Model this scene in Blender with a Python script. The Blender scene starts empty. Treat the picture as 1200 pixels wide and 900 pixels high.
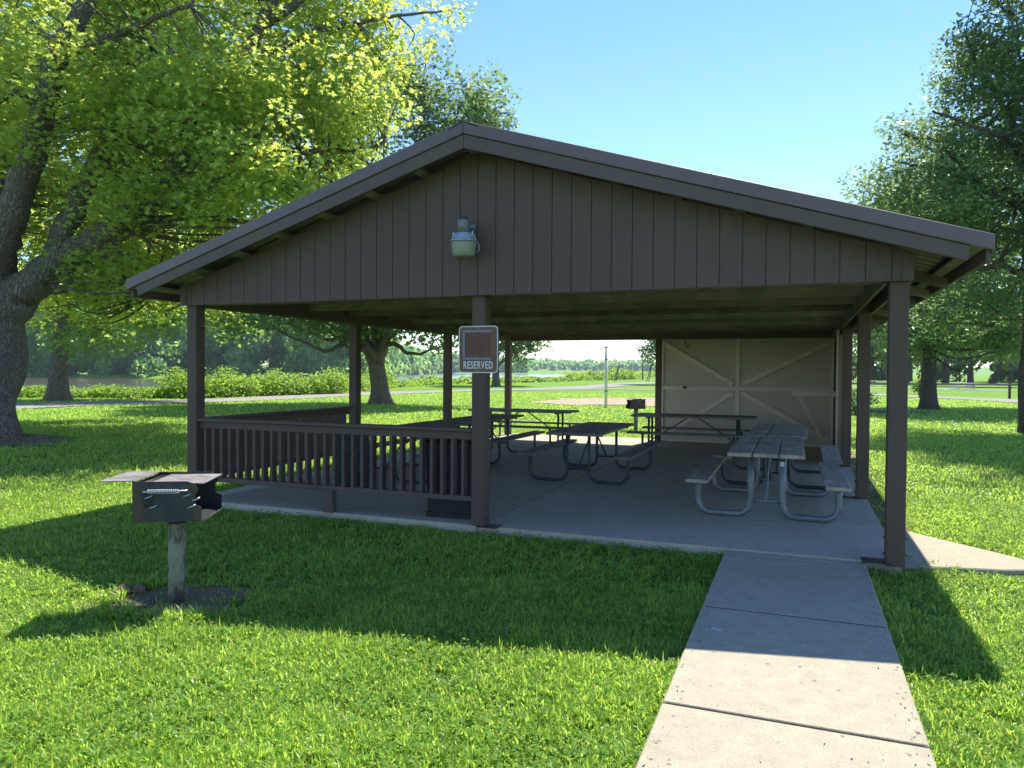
import bpy, math, random
import numpy as np
from mathutils import Vector, Matrix

random.seed(7)
rng = np.random.default_rng(7)
scene = bpy.context.scene
col = scene.collection
R = math.radians

# ------------------------------------------------------------------ camera model (solved from the photograph)
FPX, YAW, PITCH, ROLL = 859.9, 0.3725, -0.0173, 0.0064
CAM = np.array([7.073, -7.162, 1.65])
_F = np.array([-math.sin(YAW)*math.cos(PITCH), math.cos(YAW)*math.cos(PITCH), math.sin(PITCH)])
_R0 = np.array([math.cos(YAW), math.sin(YAW), 0.0])
_U0 = np.cross(_R0, _F)
_R = math.cos(ROLL)*_R0 + math.sin(ROLL)*_U0
_U = -math.sin(ROLL)*_R0 + math.cos(ROLL)*_U0

def at(u, v, t):
    """world point seen at photo pixel (u, v) at distance t along the view axis"""
    return CAM + (_F + _R*(u-600)/FPX - _U*(v-450)/FPX)*t

def gnd(u, v, z=-0.1):
    d = _F + _R*(u-600)/FPX - _U*(v-450)/FPX
    t = (z-CAM[2])/d[2]
    return CAM + d*t

GZ = -0.09          # lawn soil level (slab top is 0)

# ------------------------------------------------------------------ tagging
def tag(o, label=None, cat=None, group=None, kind=None):
    if label: o['label'] = label
    if cat: o['category'] = cat
    if group: o['group'] = group
    if kind: o['kind'] = kind
    return o

def empty(name, loc=(0, 0, 0), rz=0.0, parent=None):
    o = bpy.data.objects.new(name, None)
    o.empty_display_size = 0.2
    col.objects.link(o)
    o.location = loc
    o.rotation_euler = (0, 0, rz)
    if parent: o.parent = parent
    return o

# ------------------------------------------------------------------ mesh helpers
class MB:
    def __init__(s):
        s.v = []; s.f = []; s.sm = []
    def add(s, verts, faces, smooth=False):
        b = len(s.v)
        s.v.extend([tuple(p) for p in verts])
        s.f.extend([tuple(i+b for i in f) for f in faces])
        s.sm.extend([smooth]*len(faces))
        return s
    def box(s, c, d, rz=0.0, M=None):
        x, y, z = d[0]/2, d[1]/2, d[2]/2
        vs = [(-x,-y,-z),(x,-y,-z),(x,y,-z),(-x,y,-z),(-x,-y,z),(x,-y,z),(x,y,z),(-x,y,z)]
        if M is None: M = Matrix.Rotation(rz, 3, 'Z')
        c = Vector(c)
        return s.add([M @ Vector(p)+c for p in vs],
                     [(3,2,1,0),(4,5,6,7),(0,1,5,4),(1,2,6,5),(2,3,7,6),(3,0,4,7)])
    def bb(s, x0, x1, y0, y1, z0, z1):
        return s.box(((x0+x1)/2, (y0+y1)/2, (z0+z1)/2), (x1-x0, y1-y0, z1-z0))
    def bar(s, a, b, w, h, up=(0, 0, 1)):
        """rectangular bar from a to b; w across, h along 'up'"""
        a = Vector(a); b = Vector(b); d = b-a; L = d.length; d.normalize()
        up = Vector(up)
        side = d.cross(up)
        if side.length < 1e-5: side = d.cross(Vector((1, 0, 0)))
        side.normalize(); u2 = side.cross(d)
        M = Matrix((d, side, u2)).transposed()
        return s.box((a+b)/2, (L, w, h), M=M)
    def tube(s, pts, rad, n=10, caps=True, rfun=None):
        pts = [Vector(p) for p in pts]
        if not hasattr(rad, '__len__'): rad = [rad]*len(pts)
        b = len(s.v)
        t0 = (pts[1]-pts[0]).normalized()
        ref = Vector((0, 0, 1)) if abs(t0.z) < 0.9 else Vector((1, 0, 0))
        x = t0.cross(ref).normalized()
        for i, p in enumerate(pts):
            t = (pts[min(i+1, len(pts)-1)]-pts[max(i-1, 0)]).normalized()
            x = (x - t*x.dot(t)).normalized()
            y = t.cross(x)
            for k in range(n):
                a = 2*math.pi*k/n
                r = rad[i]*(rfun(i, a, p) if rfun else 1)
                s.v.append(tuple(p + (x*math.cos(a)+y*math.sin(a))*r))
        for i in range(len(pts)-1):
            for k in range(n):
                k2 = (k+1) % n
                s.f.append((b+i*n+k, b+i*n+k2, b+(i+1)*n+k2, b+(i+1)*n+k)); s.sm.append(True)
        if caps:
            s.f.append(tuple(b+k for k in reversed(range(n)))); s.sm.append(False)
            s.f.append(tuple(b+(len(pts)-1)*n+k for k in range(n))); s.sm.append(False)
        return s
    def lathe(s, prof, c=(0, 0, 0), n=24, smooth=True):
        b = len(s.v); m = len(prof)
        for r, z in prof:
            for k in range(n):
                a = 2*math.pi*k/n
                s.v.append((c[0]+r*math.cos(a), c[1]+r*math.sin(a), c[2]+z))
        for i in range(m-1):
            for k in range(n):
                k2 = (k+1) % n
                s.f.append((b+i*n+k, b+i*n+k2, b+(i+1)*n+k2, b+(i+1)*n+k)); s.sm.append(smooth)
        s.f.append(tuple(b+k for k in reversed(range(n)))); s.sm.append(False)
        s.f.append(tuple(b+(m-1)*n+k for k in range(n))); s.sm.append(False)
        return s
    def prism(s, poly, axis, a0, a1):
        """poly of 2D points extruded along axis 'x','y','z' from a0 to a1"""
        def P(p, a):
            if axis == 'x': return (a, p[0], p[1])
            if axis == 'y': return (p[0], a, p[1])
            return (p[0], p[1], a)
        n = len(poly); b = len(s.v)
        for p in poly: s.v.append(P(p, a0))
        for p in poly: s.v.append(P(p, a1))
        s.f.append(tuple(b+i for i in reversed(range(n)))); s.f.append(tuple(b+n+i for i in range(n)))
        s.sm += [False, False]
        for i in range(n):
            j = (i+1) % n
            s.f.append((b+i, b+j, b+n+j, b+n+i)); s.sm.append(False)
        return s
    def build(s, name, mat, parent=None, bevel=0.0, fix=True):
        me = bpy.data.meshes.new(name)
        me.from_pydata(s.v, [], s.f)
        me.polygons.foreach_set('use_smooth', s.sm)
        if fix:
            import bmesh
            bm = bmesh.new(); bm.from_mesh(me)
            bmesh.ops.recalc_face_normals(bm, faces=bm.faces)
            bm.to_mesh(me); bm.free()
        me.materials.append(mat)
        me.update()
        o = bpy.data.objects.new(name, me)
        col.objects.link(o)
        if parent: o.parent = parent
        if bevel:
            m = o.modifiers.new('bevel', 'BEVEL'); m.width = bevel; m.segments = 1; m.limit_method = 'ANGLE'
        return o

def np_mesh(name, V, loops_per, mat, parent=None, attr=None):
    """V (N,k,3): N separate polygons of k vertices"""
    N, k, _ = V.shape
    me = bpy.data.meshes.new(name)
    me.vertices.add(N*k); me.vertices.foreach_set('co', V.reshape(-1).astype(np.float32))
    me.loops.add(N*k); me.loops.foreach_set('vertex_index', np.arange(N*k, dtype=np.int32))
    me.polygons.add(N)
    me.polygons.foreach_set('loop_start', np.arange(0, N*k, k, dtype=np.int32))
    if attr is not None:
        a = me.attributes.new('tint', 'FLOAT', 'FACE'); a.data.foreach_set('value', attr.astype(np.float32))
    me.materials.append(mat)
    me.update(calc_edges=True)
    o = bpy.data.objects.new(name, me); col.objects.link(o)
    if parent: o.parent = parent
    return o

# ------------------------------------------------------------------ materials
def new_mat(name):
    m = bpy.data.materials.new(name); m.use_nodes = True
    nt = m.node_tree; nt.nodes.clear()
    out = nt.nodes.new('ShaderNodeOutputMaterial')
    return m, nt, out

class NT:
    def __init__(s, nt): s.nt = nt
    def n(s, t, **kw):
        nd = s.nt.nodes.new(t)
        for k, v in kw.items():
            if k.startswith('i_'): nd.inputs[k[2:].replace('_', ' ')].default_value = v
            else: setattr(nd, k, v)
        return nd
    def l(s, a, b): s.nt.links.new(a, b)
    def coord(s, scale=(1, 1, 1), kind='Object', rot=(0, 0, 0)):
        tc = s.n('ShaderNodeTexCoord'); mp = s.n('ShaderNodeMapping')
        mp.inputs['Scale'].default_value = scale; mp.inputs['Rotation'].default_value = rot
        s.l(tc.outputs[kind], mp.inputs['Vector']); return mp.outputs['Vector']
    def geo(s, scale=(1, 1, 1)):
        g = s.n('ShaderNodeNewGeometry'); mp = s.n('ShaderNodeMapping')
        mp.inputs['Scale'].default_value = scale
        s.l(g.outputs['Position'], mp.inputs['Vector']); return mp.outputs['Vector']
    def noise(s, vec, scale, detail=4, rough=0.55, dist=0.0):
        nd = s.n('ShaderNodeTexNoise'); nd.inputs['Scale'].default_value = scale
        nd.inputs['Detail'].default_value = detail; nd.inputs['Roughness'].default_value = rough
        nd.inputs['Distortion'].default_value = dist
        s.l(vec, nd.inputs['Vector']); return nd.outputs['Fac']
    def ramp(s, fac, stops):
        r = s.n('ShaderNodeValToRGB'); el = r.color_ramp.elements
        while len(el) < len(stops): el.new(0.5)
        for e, (p, c) in zip(el, stops):
            e.position = p; e.color = (*c, 1) if len(c) == 3 else c
        s.l(fac, r.inputs['Fac']); return r.outputs['Color']
    def mix(s, fac, a, b, mode='MIX'):
        m = s.n('ShaderNodeMix', data_type='RGBA', blend_type=mode)
        for sock, val in ((m.inputs[0], fac), (m.inputs[6], a), (m.inputs[7], b)):
            if hasattr(val, 'is_output'): s.l(val, sock)
            elif isinstance(val, (int, float)): sock.default_value = val
            else: sock.default_value = (*val, 1)
        return m.outputs[2]
    def bump(s, h, strength=0.3, dist=0.01):
        b = s.n('ShaderNodeBump'); b.inputs['Strength'].default_value = strength; b.inputs['Distance'].default_value = dist
        s.l(h, b.inputs['Height']); return b.outputs['Normal']
    def bsdf(s, color, rough=0.6, metal=0.0, spec=0.5, normal=None):
        p = s.n('ShaderNodeBsdfPrincipled')
        for k, v in (('Base Color', color), ('Roughness', rough), ('Metallic', metal), ('Specular IOR Level', spec)):
            if hasattr(v, 'is_output'): s.l(v, p.inputs[k])
            elif isinstance(v, tuple): p.inputs[k].default_value = (*v, 1)
            else: p.inputs[k].default_value = v
        if normal is not None: s.l(normal, p.inputs['Normal'])
        return p.outputs[0]

def lerp3(c, k): return tuple(x*k for x in c)

def painted(name, c, var=0.35, rough=0.6, streak=(6, 6, 1.2), wear=None, spec=0.35):
    m, nt, out = new_mat(name); N = NT(nt)
    v = N.geo(streak)
    f = N.noise(v, 6, 6, 0.6)
    f2 = N.noise(N.geo(), 0.9, 3)
    c1 = N.ramp(f, [(0.3, lerp3(c, 1-var)), (0.7, lerp3(c, 1+var))])
    c2 = N.mix(f2, c1, lerp3(c, 0.8)); 
    if wear:
        w = N.noise(N.geo((3, 3, 1)), 14, 5, 0.7)
        wf = N.ramp(w, [(0.69, (0, 0, 0)), (0.74, (1, 1, 1))])
        c2 = N.mix(wf, c2, wear)
    b = N.bump(N.noise(N.geo((streak[0]*3, streak[1]*3, streak[2])), 14, 5, 0.6), 0.35, 0.004)
    rr = N.n('ShaderNodeMapRange'); N.l(f2, rr.inputs[0]); rr.inputs[3].default_value = rough-0.12; rr.inputs[4].default_value = rough+0.12
    N.l(N.bsdf(c2, rr.outputs[0], 0, spec, b), out.inputs['Surface'])
    return m

def wood(name, dark, light, axis='y', knots=True, rough=0.8, green=None, orand=False):
    m, nt, out = new_mat(name); N = NT(nt)
    sc = {'x': (0.8, 14, 14), 'y': (14, 0.8, 14), 'z': (14, 14, 0.8)}[axis]
    v = N.coord(sc)
    g = N.noise(v, 3.5, 8, 0.65, 0.6)
    c = N.ramp(g, [(0.28, dark), (0.5, tuple((a+b)/2 for a, b in zip(dark, light))), (0.72, light)])
    p = N.noise(N.coord((2, 2, 2)), 2.2, 4)
    c = N.mix(N.ramp(p, [(0.35, (0, 0, 0)), (0.7, (0.6, 0.6, 0.6))]), c, lerp3(dark, 0.8))
    if green:
        q = N.noise(N.coord((1, 1, 1)), 3.0, 5)
        c = N.mix(N.ramp(q, [(0.45, (0, 0, 0)), (0.62, (1, 1, 1))]), c, green)
    if orand:
        oi = N.n('ShaderNodeObjectInfo'); c = N.mix(1.0, c, N.ramp(oi.outputs['Random'], [(0, (0.6,)*3), (1, (1.25,)*3)]), 'MULTIPLY')
    cr = N.n('ShaderNodeTexNoise'); N.l(N.coord(tuple(s*1.5 for s in sc)), cr.inputs['Vector']); cr.inputs['Scale'].default_value = 5
    b = N.bump(g, 0.6, 0.006)
    N.l(N.bsdf(c, rough, 0, 0.25, b), out.inputs['Surface'])
    return m

def metal(name, c, rough=0.45, met=0.8, var=0.25, patch=None, sc=8):
    m, nt, out = new_mat(name); N = NT(nt)
    f = N.noise(N.coord(), sc, 6, 0.65)
    cc = N.ramp(f, [(0.3, lerp3(c, 1-var)), (0.7, lerp3(c, 1+var))])
    if patch:
        g = N.noise(N.coord((1, 1, 0.5)), sc*0.8, 6, 0.7)
        cc = N.mix(N.ramp(g, [(0.47, (0, 0, 0)), (0.56, (1, 1, 1))]), cc, patch)
    rr = N.n('ShaderNodeMapRange'); N.l(f, rr.inputs[0]); rr.inputs[3].default_value = max(0.05, rough-0.15); rr.inputs[4].default_value = rough+0.15
    N.l(N.bsdf(cc, rr.outputs[0], met, 0.5, N.bump(f, 0.15, 0.003)), out.inputs['Surface'])
    return m

def concrete(name, c, warm=None, scale=1.0, stains=0.5):
    m, nt, out = new_mat(name); N = NT(nt)
    fine = N.noise(N.geo(), 160, 3, 0.7)
    mid = N.noise(N.geo(), 9*scale, 6, 0.65)
    big = N.noise(N.geo((1, 1, 1)), 0.9*scale, 5, 0.6, 0.4)
    a = N.ramp(mid, [(0.3, lerp3(c, 0.82)), (0.7, lerp3(c, 1.12))])
    a = N.mix(N.ramp(fine, [(0.35, (0.85,)*3), (0.62, (0, 0, 0))]), a, lerp3(c, 0.5))
    ag = N.noise(N.geo(), 55, 2, 0.6)
    a = N.mix(N.ramp(ag, [(0.55, (0, 0, 0)), (0.72, (0.55,)*3)]), a, lerp3(c, 0.55))
    a = N.mix(N.ramp(big, [(0.48, (0, 0, 0)), (0.75, (stains,)*3)]), a, lerp3(c, 0.5))
    sp = N.n('ShaderNodeTexVoronoi'); sp.inputs['Scale'].default_value = 7; N.l(N.geo(), sp.inputs['Vector'])
    a = N.mix(N.ramp(sp.outputs['Distance'], [(0.03, (0.6,)*3), (0.06, (0, 0, 0))]), a, lerp3(c, 0.35))
    b = N.bump(fine, 0.5, 0.003)
    N.l(N.bsdf(a, 0.9, 0, 0.2, b), out.inputs['Surface'])
    return m

def foliage(name, dark, light, trans, tfac=0.45, rough=0.5, hue_noise=0.35, yellow=None, spec=0.4):
    m, nt, out = new_mat(name); N = NT(nt)
    g = N.n('ShaderNodeNewGeometry')
    big = N.noise(N.geo(), hue_noise, 3)
    mx = N.n('ShaderNodeMath', operation='ADD'); N.l(g.outputs['Random Per Island'], mx.inputs[0]); N.l(big, mx.inputs[1])
    hf = N.n('ShaderNodeMath', operation='MULTIPLY'); N.l(mx.outputs[0], hf.inputs[0]); hf.inputs[1].default_value = 0.5
    c = N.ramp(hf.outputs[0], [(0.15, dark), (0.75, light)])
    tc = N.ramp(hf.outputs[0], [(0.15, lerp3(trans, 0.6)), (0.75, trans)])
    if yellow:
        w = N.ramp(g.outputs['Random Per Island'], [(0.86, (0, 0, 0)), (0.92, (1, 1, 1))])
        c = N.mix(w, c, yellow); tc = N.mix(w, tc, lerp3(yellow, 1.6))
    p = N.bsdf(c, rough, 0, spec)
    t = N.n('ShaderNodeBsdfTranslucent'); N.l(tc, t.inputs['Color'])
    ms = N.n('ShaderNodeMixShader'); ms.inputs[0].default_value = tfac
    N.l(p, ms.inputs[1]); N.l(t.outputs[0], ms.inputs[2]); N.l(ms.outputs[0], out.inputs['Surface'])
    return m

def bark(name, dark, light, s=1.0):
    m, nt, out = new_mat(name); N = NT(nt)
    v = N.coord((5*s, 5*s, 1.1*s))
    w = N.n('ShaderNodeTexVoronoi', feature='DISTANCE_TO_EDGE'); w.inputs['Scale'].default_value = 3.2
    dist = N.noise(v, 2.0, 4)
    va = N.n('ShaderNodeVectorMath', operation='ADD'); N.l(v, va.inputs[0]); N.l(dist, va.inputs[1]); N.l(va.outputs[0], w.inputs['Vector'])
    f = N.noise(v, 6, 7, 0.7, 0.5)
    c = N.ramp(f, [(0.3, dark), (0.7, light)])
    c = N.mix(N.ramp(w.outputs['Distance'], [(0.0, (0.8,)*3), (0.12, (0, 0, 0))]), c, lerp3(dark, 0.55))
    ml = N.noise(N.coord((1, 1, 1)), 0.7, 4)
    c = N.mix(N.ramp(ml, [(0.5, (0, 0, 0)), (0.7, (0.35,)*3)]), c, (0.10, 0.11, 0.06))
    h = N.n('ShaderNodeMath', operation='ADD'); N.l(f, h.inputs[0]); N.l(N.ramp(w.outputs['Distance'], [(0.0, (0, 0, 0)), (0.2, (1, 1, 1))]), h.inputs[1])
    N.l(N.bsdf(c, 0.9, 0, 0.15, N.bump(h.outputs[0], 0.9, 0.03)), out.inputs['Surface'])
    return m

BROWN = (0.112, 0.078, 0.066)
M = {}
M['brown'] = painted('brown_paint', BROWN, 0.16, 0.6, (7, 7, 0.8), wear=None)
M['post'] = painted('post_paint', (0.105, 0.071, 0.054), 0.18, 0.6, (9, 9, 0.6), wear=None)
M['trim'] = painted('rake_trim_metal', (0.145, 0.104, 0.104), 0.08, 0.42, (1, 1, 1), spec=0.5)
M['fascia'] = painted('fascia_paint', (0.125, 0.093, 0.083), 0.15, 0.6, (1.2, 6, 6))
M['roof'] = painted('roof_metal', (0.105, 0.080, 0.078), 0.1, 0.4, (1, 1, 1), spec=0.5)
M['raw'] = wood('truss_lumber', (0.22, 0.165, 0.175), (0.46, 0.365, 0.38), 'x', green=(0.21, 0.175, 0.175), orand=True)
M['rawy'] = wood('purlin_lumber', (0.24, 0.22, 0.16), (0.48, 0.45, 0.34), 'y', green=(0.26, 0.28, 0.18), orand=True)
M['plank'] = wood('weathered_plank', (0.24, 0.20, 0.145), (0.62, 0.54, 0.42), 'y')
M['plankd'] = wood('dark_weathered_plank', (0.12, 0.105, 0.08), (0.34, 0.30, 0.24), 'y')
M['galv'] = metal('galvanised_pipe', (0.17, 0.185, 0.195), 0.45, 0.3, 0.22)
M['dpipe'] = metal('dark_painted_pipe', (0.045, 0.06, 0.065), 0.5, 0.3, 0.3)
M['slab'] = concrete('slab_concrete', (0.54, 0.47, 0.35), scale=0.8, stains=0.45)
M['walk'] = concrete('sidewalk_concrete', (0.465, 0.41, 0.285), stains=0.3)
M['cream'] = painted('cream_panel_paint', (0.54, 0.505, 0.465), 0.07, 0.7, (0.5, 0.5, 0.5))
M['creamf'] = painted('cream_frame_paint', (0.70, 0.65, 0.58), 0.12, 0.7, (2, 2, 2))
M['bark'] = bark('maple_bark', (0.11, 0.09, 0.07), (0.36, 0.31, 0.245))
M['bark2'] = bark('oak_bark', (0.075, 0.06, 0.05), (0.22, 0.18, 0.15), 1.2)
M['maple'] = foliage('maple_leaves', (0.12, 0.23, 0.045), (0.28, 0.40, 0.08), (0.78, 0.92, 0.16), 0.63, 0.45, 0.35, yellow=(0.30, 0.30, 0.03))
M['oak'] = foliage('oak_leaves', (0.055, 0.12, 0.05), (0.14, 0.235, 0.08), (0.33, 0.47, 0.13), 0.46, 0.45, 0.4, yellow=None)
M['cotton'] = foliage('cottonwood_leaves', (0.07, 0.15, 0.035), (0.17, 0.28, 0.06), (0.50, 0.68, 0.11), 0.56, 0.4, 0.4)
M['wood_far'] = foliage('far_wood_leaves', (0.07, 0.19, 0.07), (0.20, 0.40, 0.12), (0.50, 0.78, 0.20), 0.58, 0.6, 0.05)
M['weed'] = foliage('weed_leaves', (0.11, 0.23, 0.03), (0.22, 0.36, 0.06), (0.42, 0.60, 0.07), 0.55, 0.5, 0.25)
M['grass'] = foliage('lawn_blades', (0.12, 0.27, 0.035), (0.29, 0.46, 0.07), (0.66, 0.90, 0.11), 0.54, 0.36, 0.8, yellow=(0.28, 0.31, 0.07), spec=0.35)
M['cloverleaf'] = foliage('clover_leaves', (0.10, 0.22, 0.03), (0.17, 0.31, 0.05), (0.35, 0.52, 0.07), 0.45, 0.6, 0.8, spec=0.15)
M['white'] = painted('white_paint', (0.78, 0.77, 0.74), 0.05, 0.6, (1, 1, 1))
M['signbrown'] = painted('sign_brown', (0.20, 0.095, 0.055), 0.1, 0.45, (1, 1, 1))
M['signpanel'] = painted('sign_panel_red_brown', (0.17, 0.065, 0.045), 0.35, 0.5, (2, 2, 2), wear=(0.25, 0.13, 0.08))
M['letter'] = painted('letter_white', (0.80, 0.80, 0.78), 0.04, 0.5, (1, 1, 1))
M['alu'] = metal('bright_aluminium', (0.45, 0.49, 0.53), 0.4, 0.5, 0.12, sc=20)
M['black'] = painted('black_plastic', (0.018, 0.02, 0.024), 0.2, 0.5, (1, 1, 1))
M['teal'] = painted('teal_plastic', (0.016, 0.05, 0.062), 0.2, 0.45, (1, 1, 1))
M['grill'] = metal('sooty_steel', (0.035, 0.042, 0.05), 0.5, 0.5, 0.35, patch=(0.075, 0.055, 0.045))
M['grilltop'] = metal('heat_grey_plate', (0.24, 0.225, 0.21), 0.6, 0.2, 0.25, patch=(0.15, 0.13, 0.115))
M['grillpost'] = metal('flaking_grill_post', (0.23, 0.24, 0.16), 0.75, 0.1, 0.3, patch=(0.075, 0.065, 0.05), sc=9)
M['stone'] = concrete('brown_stone', (0.28, 0.17, 0.10), scale=4)
M['litter'] = painted('pale_blue_scrap', (0.35, 0.55, 0.60), 0.1, 0.6, (1, 1, 1))
M['fencewood'] = painted('grey_rail_wood', (0.22, 0.19, 0.17), 0.2, 0.8, (3, 3, 3))

def lens_mat():
    m, nt, out = new_mat('green_tinted_lens'); N = NT(nt)
    p = N.n('ShaderNodeBsdfPrincipled')
    p.inputs['Base Color'].default_value = (0.42, 0.43, 0.34, 1); p.inputs['Roughness'].default_value = 0.35
    t = N.n('ShaderNodeBsdfTranslucent'); t.inputs['Color'].default_value = (0.5, 0.56, 0.4, 1)
    ms = N.n('ShaderNodeMixShader'); ms.inputs[0].default_value = 0.4
    N.l(p.outputs[0], ms.inputs[1]); N.l(t.outputs[0], ms.inputs[2]); N.l(ms.outputs[0], out.inputs['Surface'])
    return m
M['lens'] = lens_mat()

def ground_mat():
    m, nt, out = new_mat('lawn_ground'); N = NT(nt)
    v = N.geo()
    f1 = N.noise(v, 0.18, 5, 0.6); f2 = N.noise(v, 2.3, 6, 0.65); f3 = N.noise(v, 22, 4, 0.7)
    c = N.ramp(f2, [(0.3, (0.10, 0.22, 0.02)), (0.7, (0.19, 0.36, 0.035))])
    c = N.mix(N.ramp(f1, [(0.4, (0, 0, 0)), (0.7, (0.7,)*3)]), c, (0.25, 0.38, 0.05))
    c = N.mix(N.ramp(f3, [(0.35, (0.6,)*3), (0.6, (0, 0, 0))]), c, (0.045, 0.08, 0.014))
    cam = N.n('ShaderNodeNewGeometry')
    # bare soil shows between blades close by
    ln = N.n('ShaderNodeVectorMath', operation='DISTANCE'); N.l(cam.outputs['Position'], ln.inputs[0]); ln.inputs[1].default_value = (5.5, -3.0, 0)
    mr = N.n('ShaderNodeMapRange'); N.l(ln.outputs['Value'], mr.inputs[0]); mr.inputs[1].default_value = 10; mr.inputs[2].default_value = 30
    mr.inputs[3].default_value = 0.6; mr.inputs[4].default_value = 0.0
    c = N.mix(mr.outputs[0], c, (0.05, 0.065, 0.02))
    h = N.n('ShaderNodeMath', operation='ADD'); N.l(f3, h.inputs[0]); N.l(f2, h.inputs[1])
    b = N.bump(h.outputs[0], 0.8, 0.06)
    N.l(N.bsdf(c, 0.95, 0, 0.1, b), out.inputs['Surface'])
    return m
M['ground'] = ground_mat()

def soil_mat(name, c1, c2, sc=14, b=0.8):
    m, nt, out = new_mat(name); N = NT(nt)
    f = N.noise(N.geo(), sc, 7, 0.7); g = N.noise(N.geo(), sc*6, 3, 0.7)
    c = N.ramp(f, [(0.3, c1), (0.7, c2)])
    c = N.mix(N.ramp(g, [(0.4, (0.5,)*3), (0.6, (0, 0, 0))]), c, lerp3(c1, 0.7))
    N.l(N.bsdf(c, 0.95, 0, 0.1, N.bump(g, b, 0.01)), out.inputs['Surface'])
    return m
M['soil'] = soil_mat('dark_soil', (0.15, 0.105, 0.06), (0.30, 0.22, 0.135))
M['sand'] = soil_mat('pink_sand', (0.30, 0.225, 0.15), (0.50, 0.39, 0.28), 1.2, 0.5)
M['road'] = soil_mat('pale_gravel', (0.24, 0.22, 0.19), (0.36, 0.33, 0.29), 3)
M['joint'] = soil_mat('joint_dirt', (0.02, 0.017, 0.013), (0.05, 0.042, 0.03))
M['mulch'] = soil_mat('root_soil', (0.11, 0.085, 0.06), (0.25, 0.20, 0.15), 8)

def water_mat():
    m, nt, out = new_mat('river_water'); N = NT(nt)
    n = N.noise(N.geo((1, 1, 1)), 1.1, 5, 0.6)
    N.l(N.bsdf((0.10, 0.085, 0.055), 0.12, 0, 0.5, N.bump(n, 0.25, 0.15)), out.inputs['Surface'])
    return m
M['water'] = water_mat()

# ------------------------------------------------------------------ world, sun, camera
SUN_DIR = Vector((-0.11, -0.67, -1.0)).normalized()      # travel direction of the light
el = math.asin(-SUN_DIR.z); az = math.atan2(-SUN_DIR.x, -SUN_DIR.y)
w = bpy.data.worlds.new('World'); scene.world = w; w.use_nodes = True
wn = w.node_tree; bg = wn.nodes['Background']
sky = wn.nodes.new('ShaderNodeTexSky'); sky.sky_type = 'NISHITA'; sky.sun_disc = False
sky.sun_elevation = el; sky.sun_rotation = az; sky.air_density = 1.0; sky.dust_density = 0.0; sky.ozone_density = 2.2
hs = wn.nodes.new('ShaderNodeHueSaturation'); hs.inputs['Saturation'].default_value = 1.2; hs.inputs['Hue'].default_value = 0.512
wn.links.new(sky.outputs[0], hs.inputs['Color']); wn.links.new(hs.outputs[0], bg.inputs[0]); bg.inputs[1].default_value = 0.085
sl = bpy.data.lights.new('sun', 'SUN'); sl.energy = 2.85; sl.angle = R(0.53); sl.color = (1.0, 0.95, 0.87)
so = bpy.data.objects.new('sun', sl); col.objects.link(so); so.location = (9, 12, 20)
so.rotation_euler = SUN_DIR.to_track_quat('-Z', 'Y').to_euler()

cd = bpy.data.cameras.new('camera'); cd.sensor_width = 36; cd.lens = 36*FPX/1200; cd.clip_end = 6000; cd.clip_start = 0.05
co = bpy.data.objects.new('camera', cd); col.objects.link(co)
mt = Matrix((Vector(_R), Vector(_U), -Vector(_F))).transposed().to_4x4(); mt.translation = Vector(CAM)
co.matrix_world = mt
scene.camera = co
scene.render.resolution_x = 1024; scene.render.resolution_y = 768
vs = scene.view_settings; vs.view_transform = 'Standard'; vs.look = 'None'; vs.exposure = 1.78; vs.gamma = 1.0
vs.use_curve_mapping = False
scene.render.engine = 'CYCLES'
cy = scene.cycles
cy.max_bounces = 10; cy.diffuse_bounces = 6; cy.glossy_bounces = 3; cy.transmission_bounces = 6; cy.transparent_max_bounces = 8
cy.volume_bounces = 0; cy.use_denoising = True
cy.sample_clamp_indirect = 8

# ================================================================== TERRAIN
def _interp(x, xs, ys): return np.interp(x, xs, ys)
PHI = [-130, -100, -35, -23, -13, -6.6, 2.7, 9.2, 12, 16]
NEARB = [300, 90, 44.5, 45.5, 55, 92, 125, 175, 330, 700]
FARB = [300.1, 285, 285, 285, 290, 1000, 950, 800, 420, 700.1]

def polar(x, y):
    dx = x-CAM[0]; dy = y-CAM[1]
    r = np.hypot(dx, dy)
    ang = np.arctan2(dx, dy) + YAW          # 0 = straight ahead, + right
    ang = (ang+np.pi) % (2*np.pi)-np.pi
    return r, np.degrees(ang)

def sstep(a, b, x):
    t = np.clip((x-a)/(b-a), 0, 1); return t*t*(3-2*t)

def terrain(x, y):
    r, a = polar(x, y)
    rd = r*np.clip(np.cos(np.radians(a)), 0.3, 1)
    nb = _interp(a, PHI, NEARB); fb = _interp(a, PHI, FARB)
    river = sstep(nb+0.5, nb+9, rd)*(1-sstep(fb-8, fb+3, rd))
    river = np.where((a < -130) | (a > 16), 0, river)
    far = sstep(fb-5, fb+20, rd)*((a > -130) & (a < 16))
    z = GZ - 3.6*river - 0.7*far*(1-river)
    hills = sstep(1150, 1650, r)*(13+3*np.sin(a*0.21+1)+1.5*np.sin(a*0.9))*np.clip((a+60)/30, 0, 1)*np.clip((70-a)/30, 0, 1)
    z = z + np.maximum(hills, 0)
    z = z + 0.02*np.sin(x*0.35+1)*np.sin(y*0.29)*sstep(14, 30, r)
    return z

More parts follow.
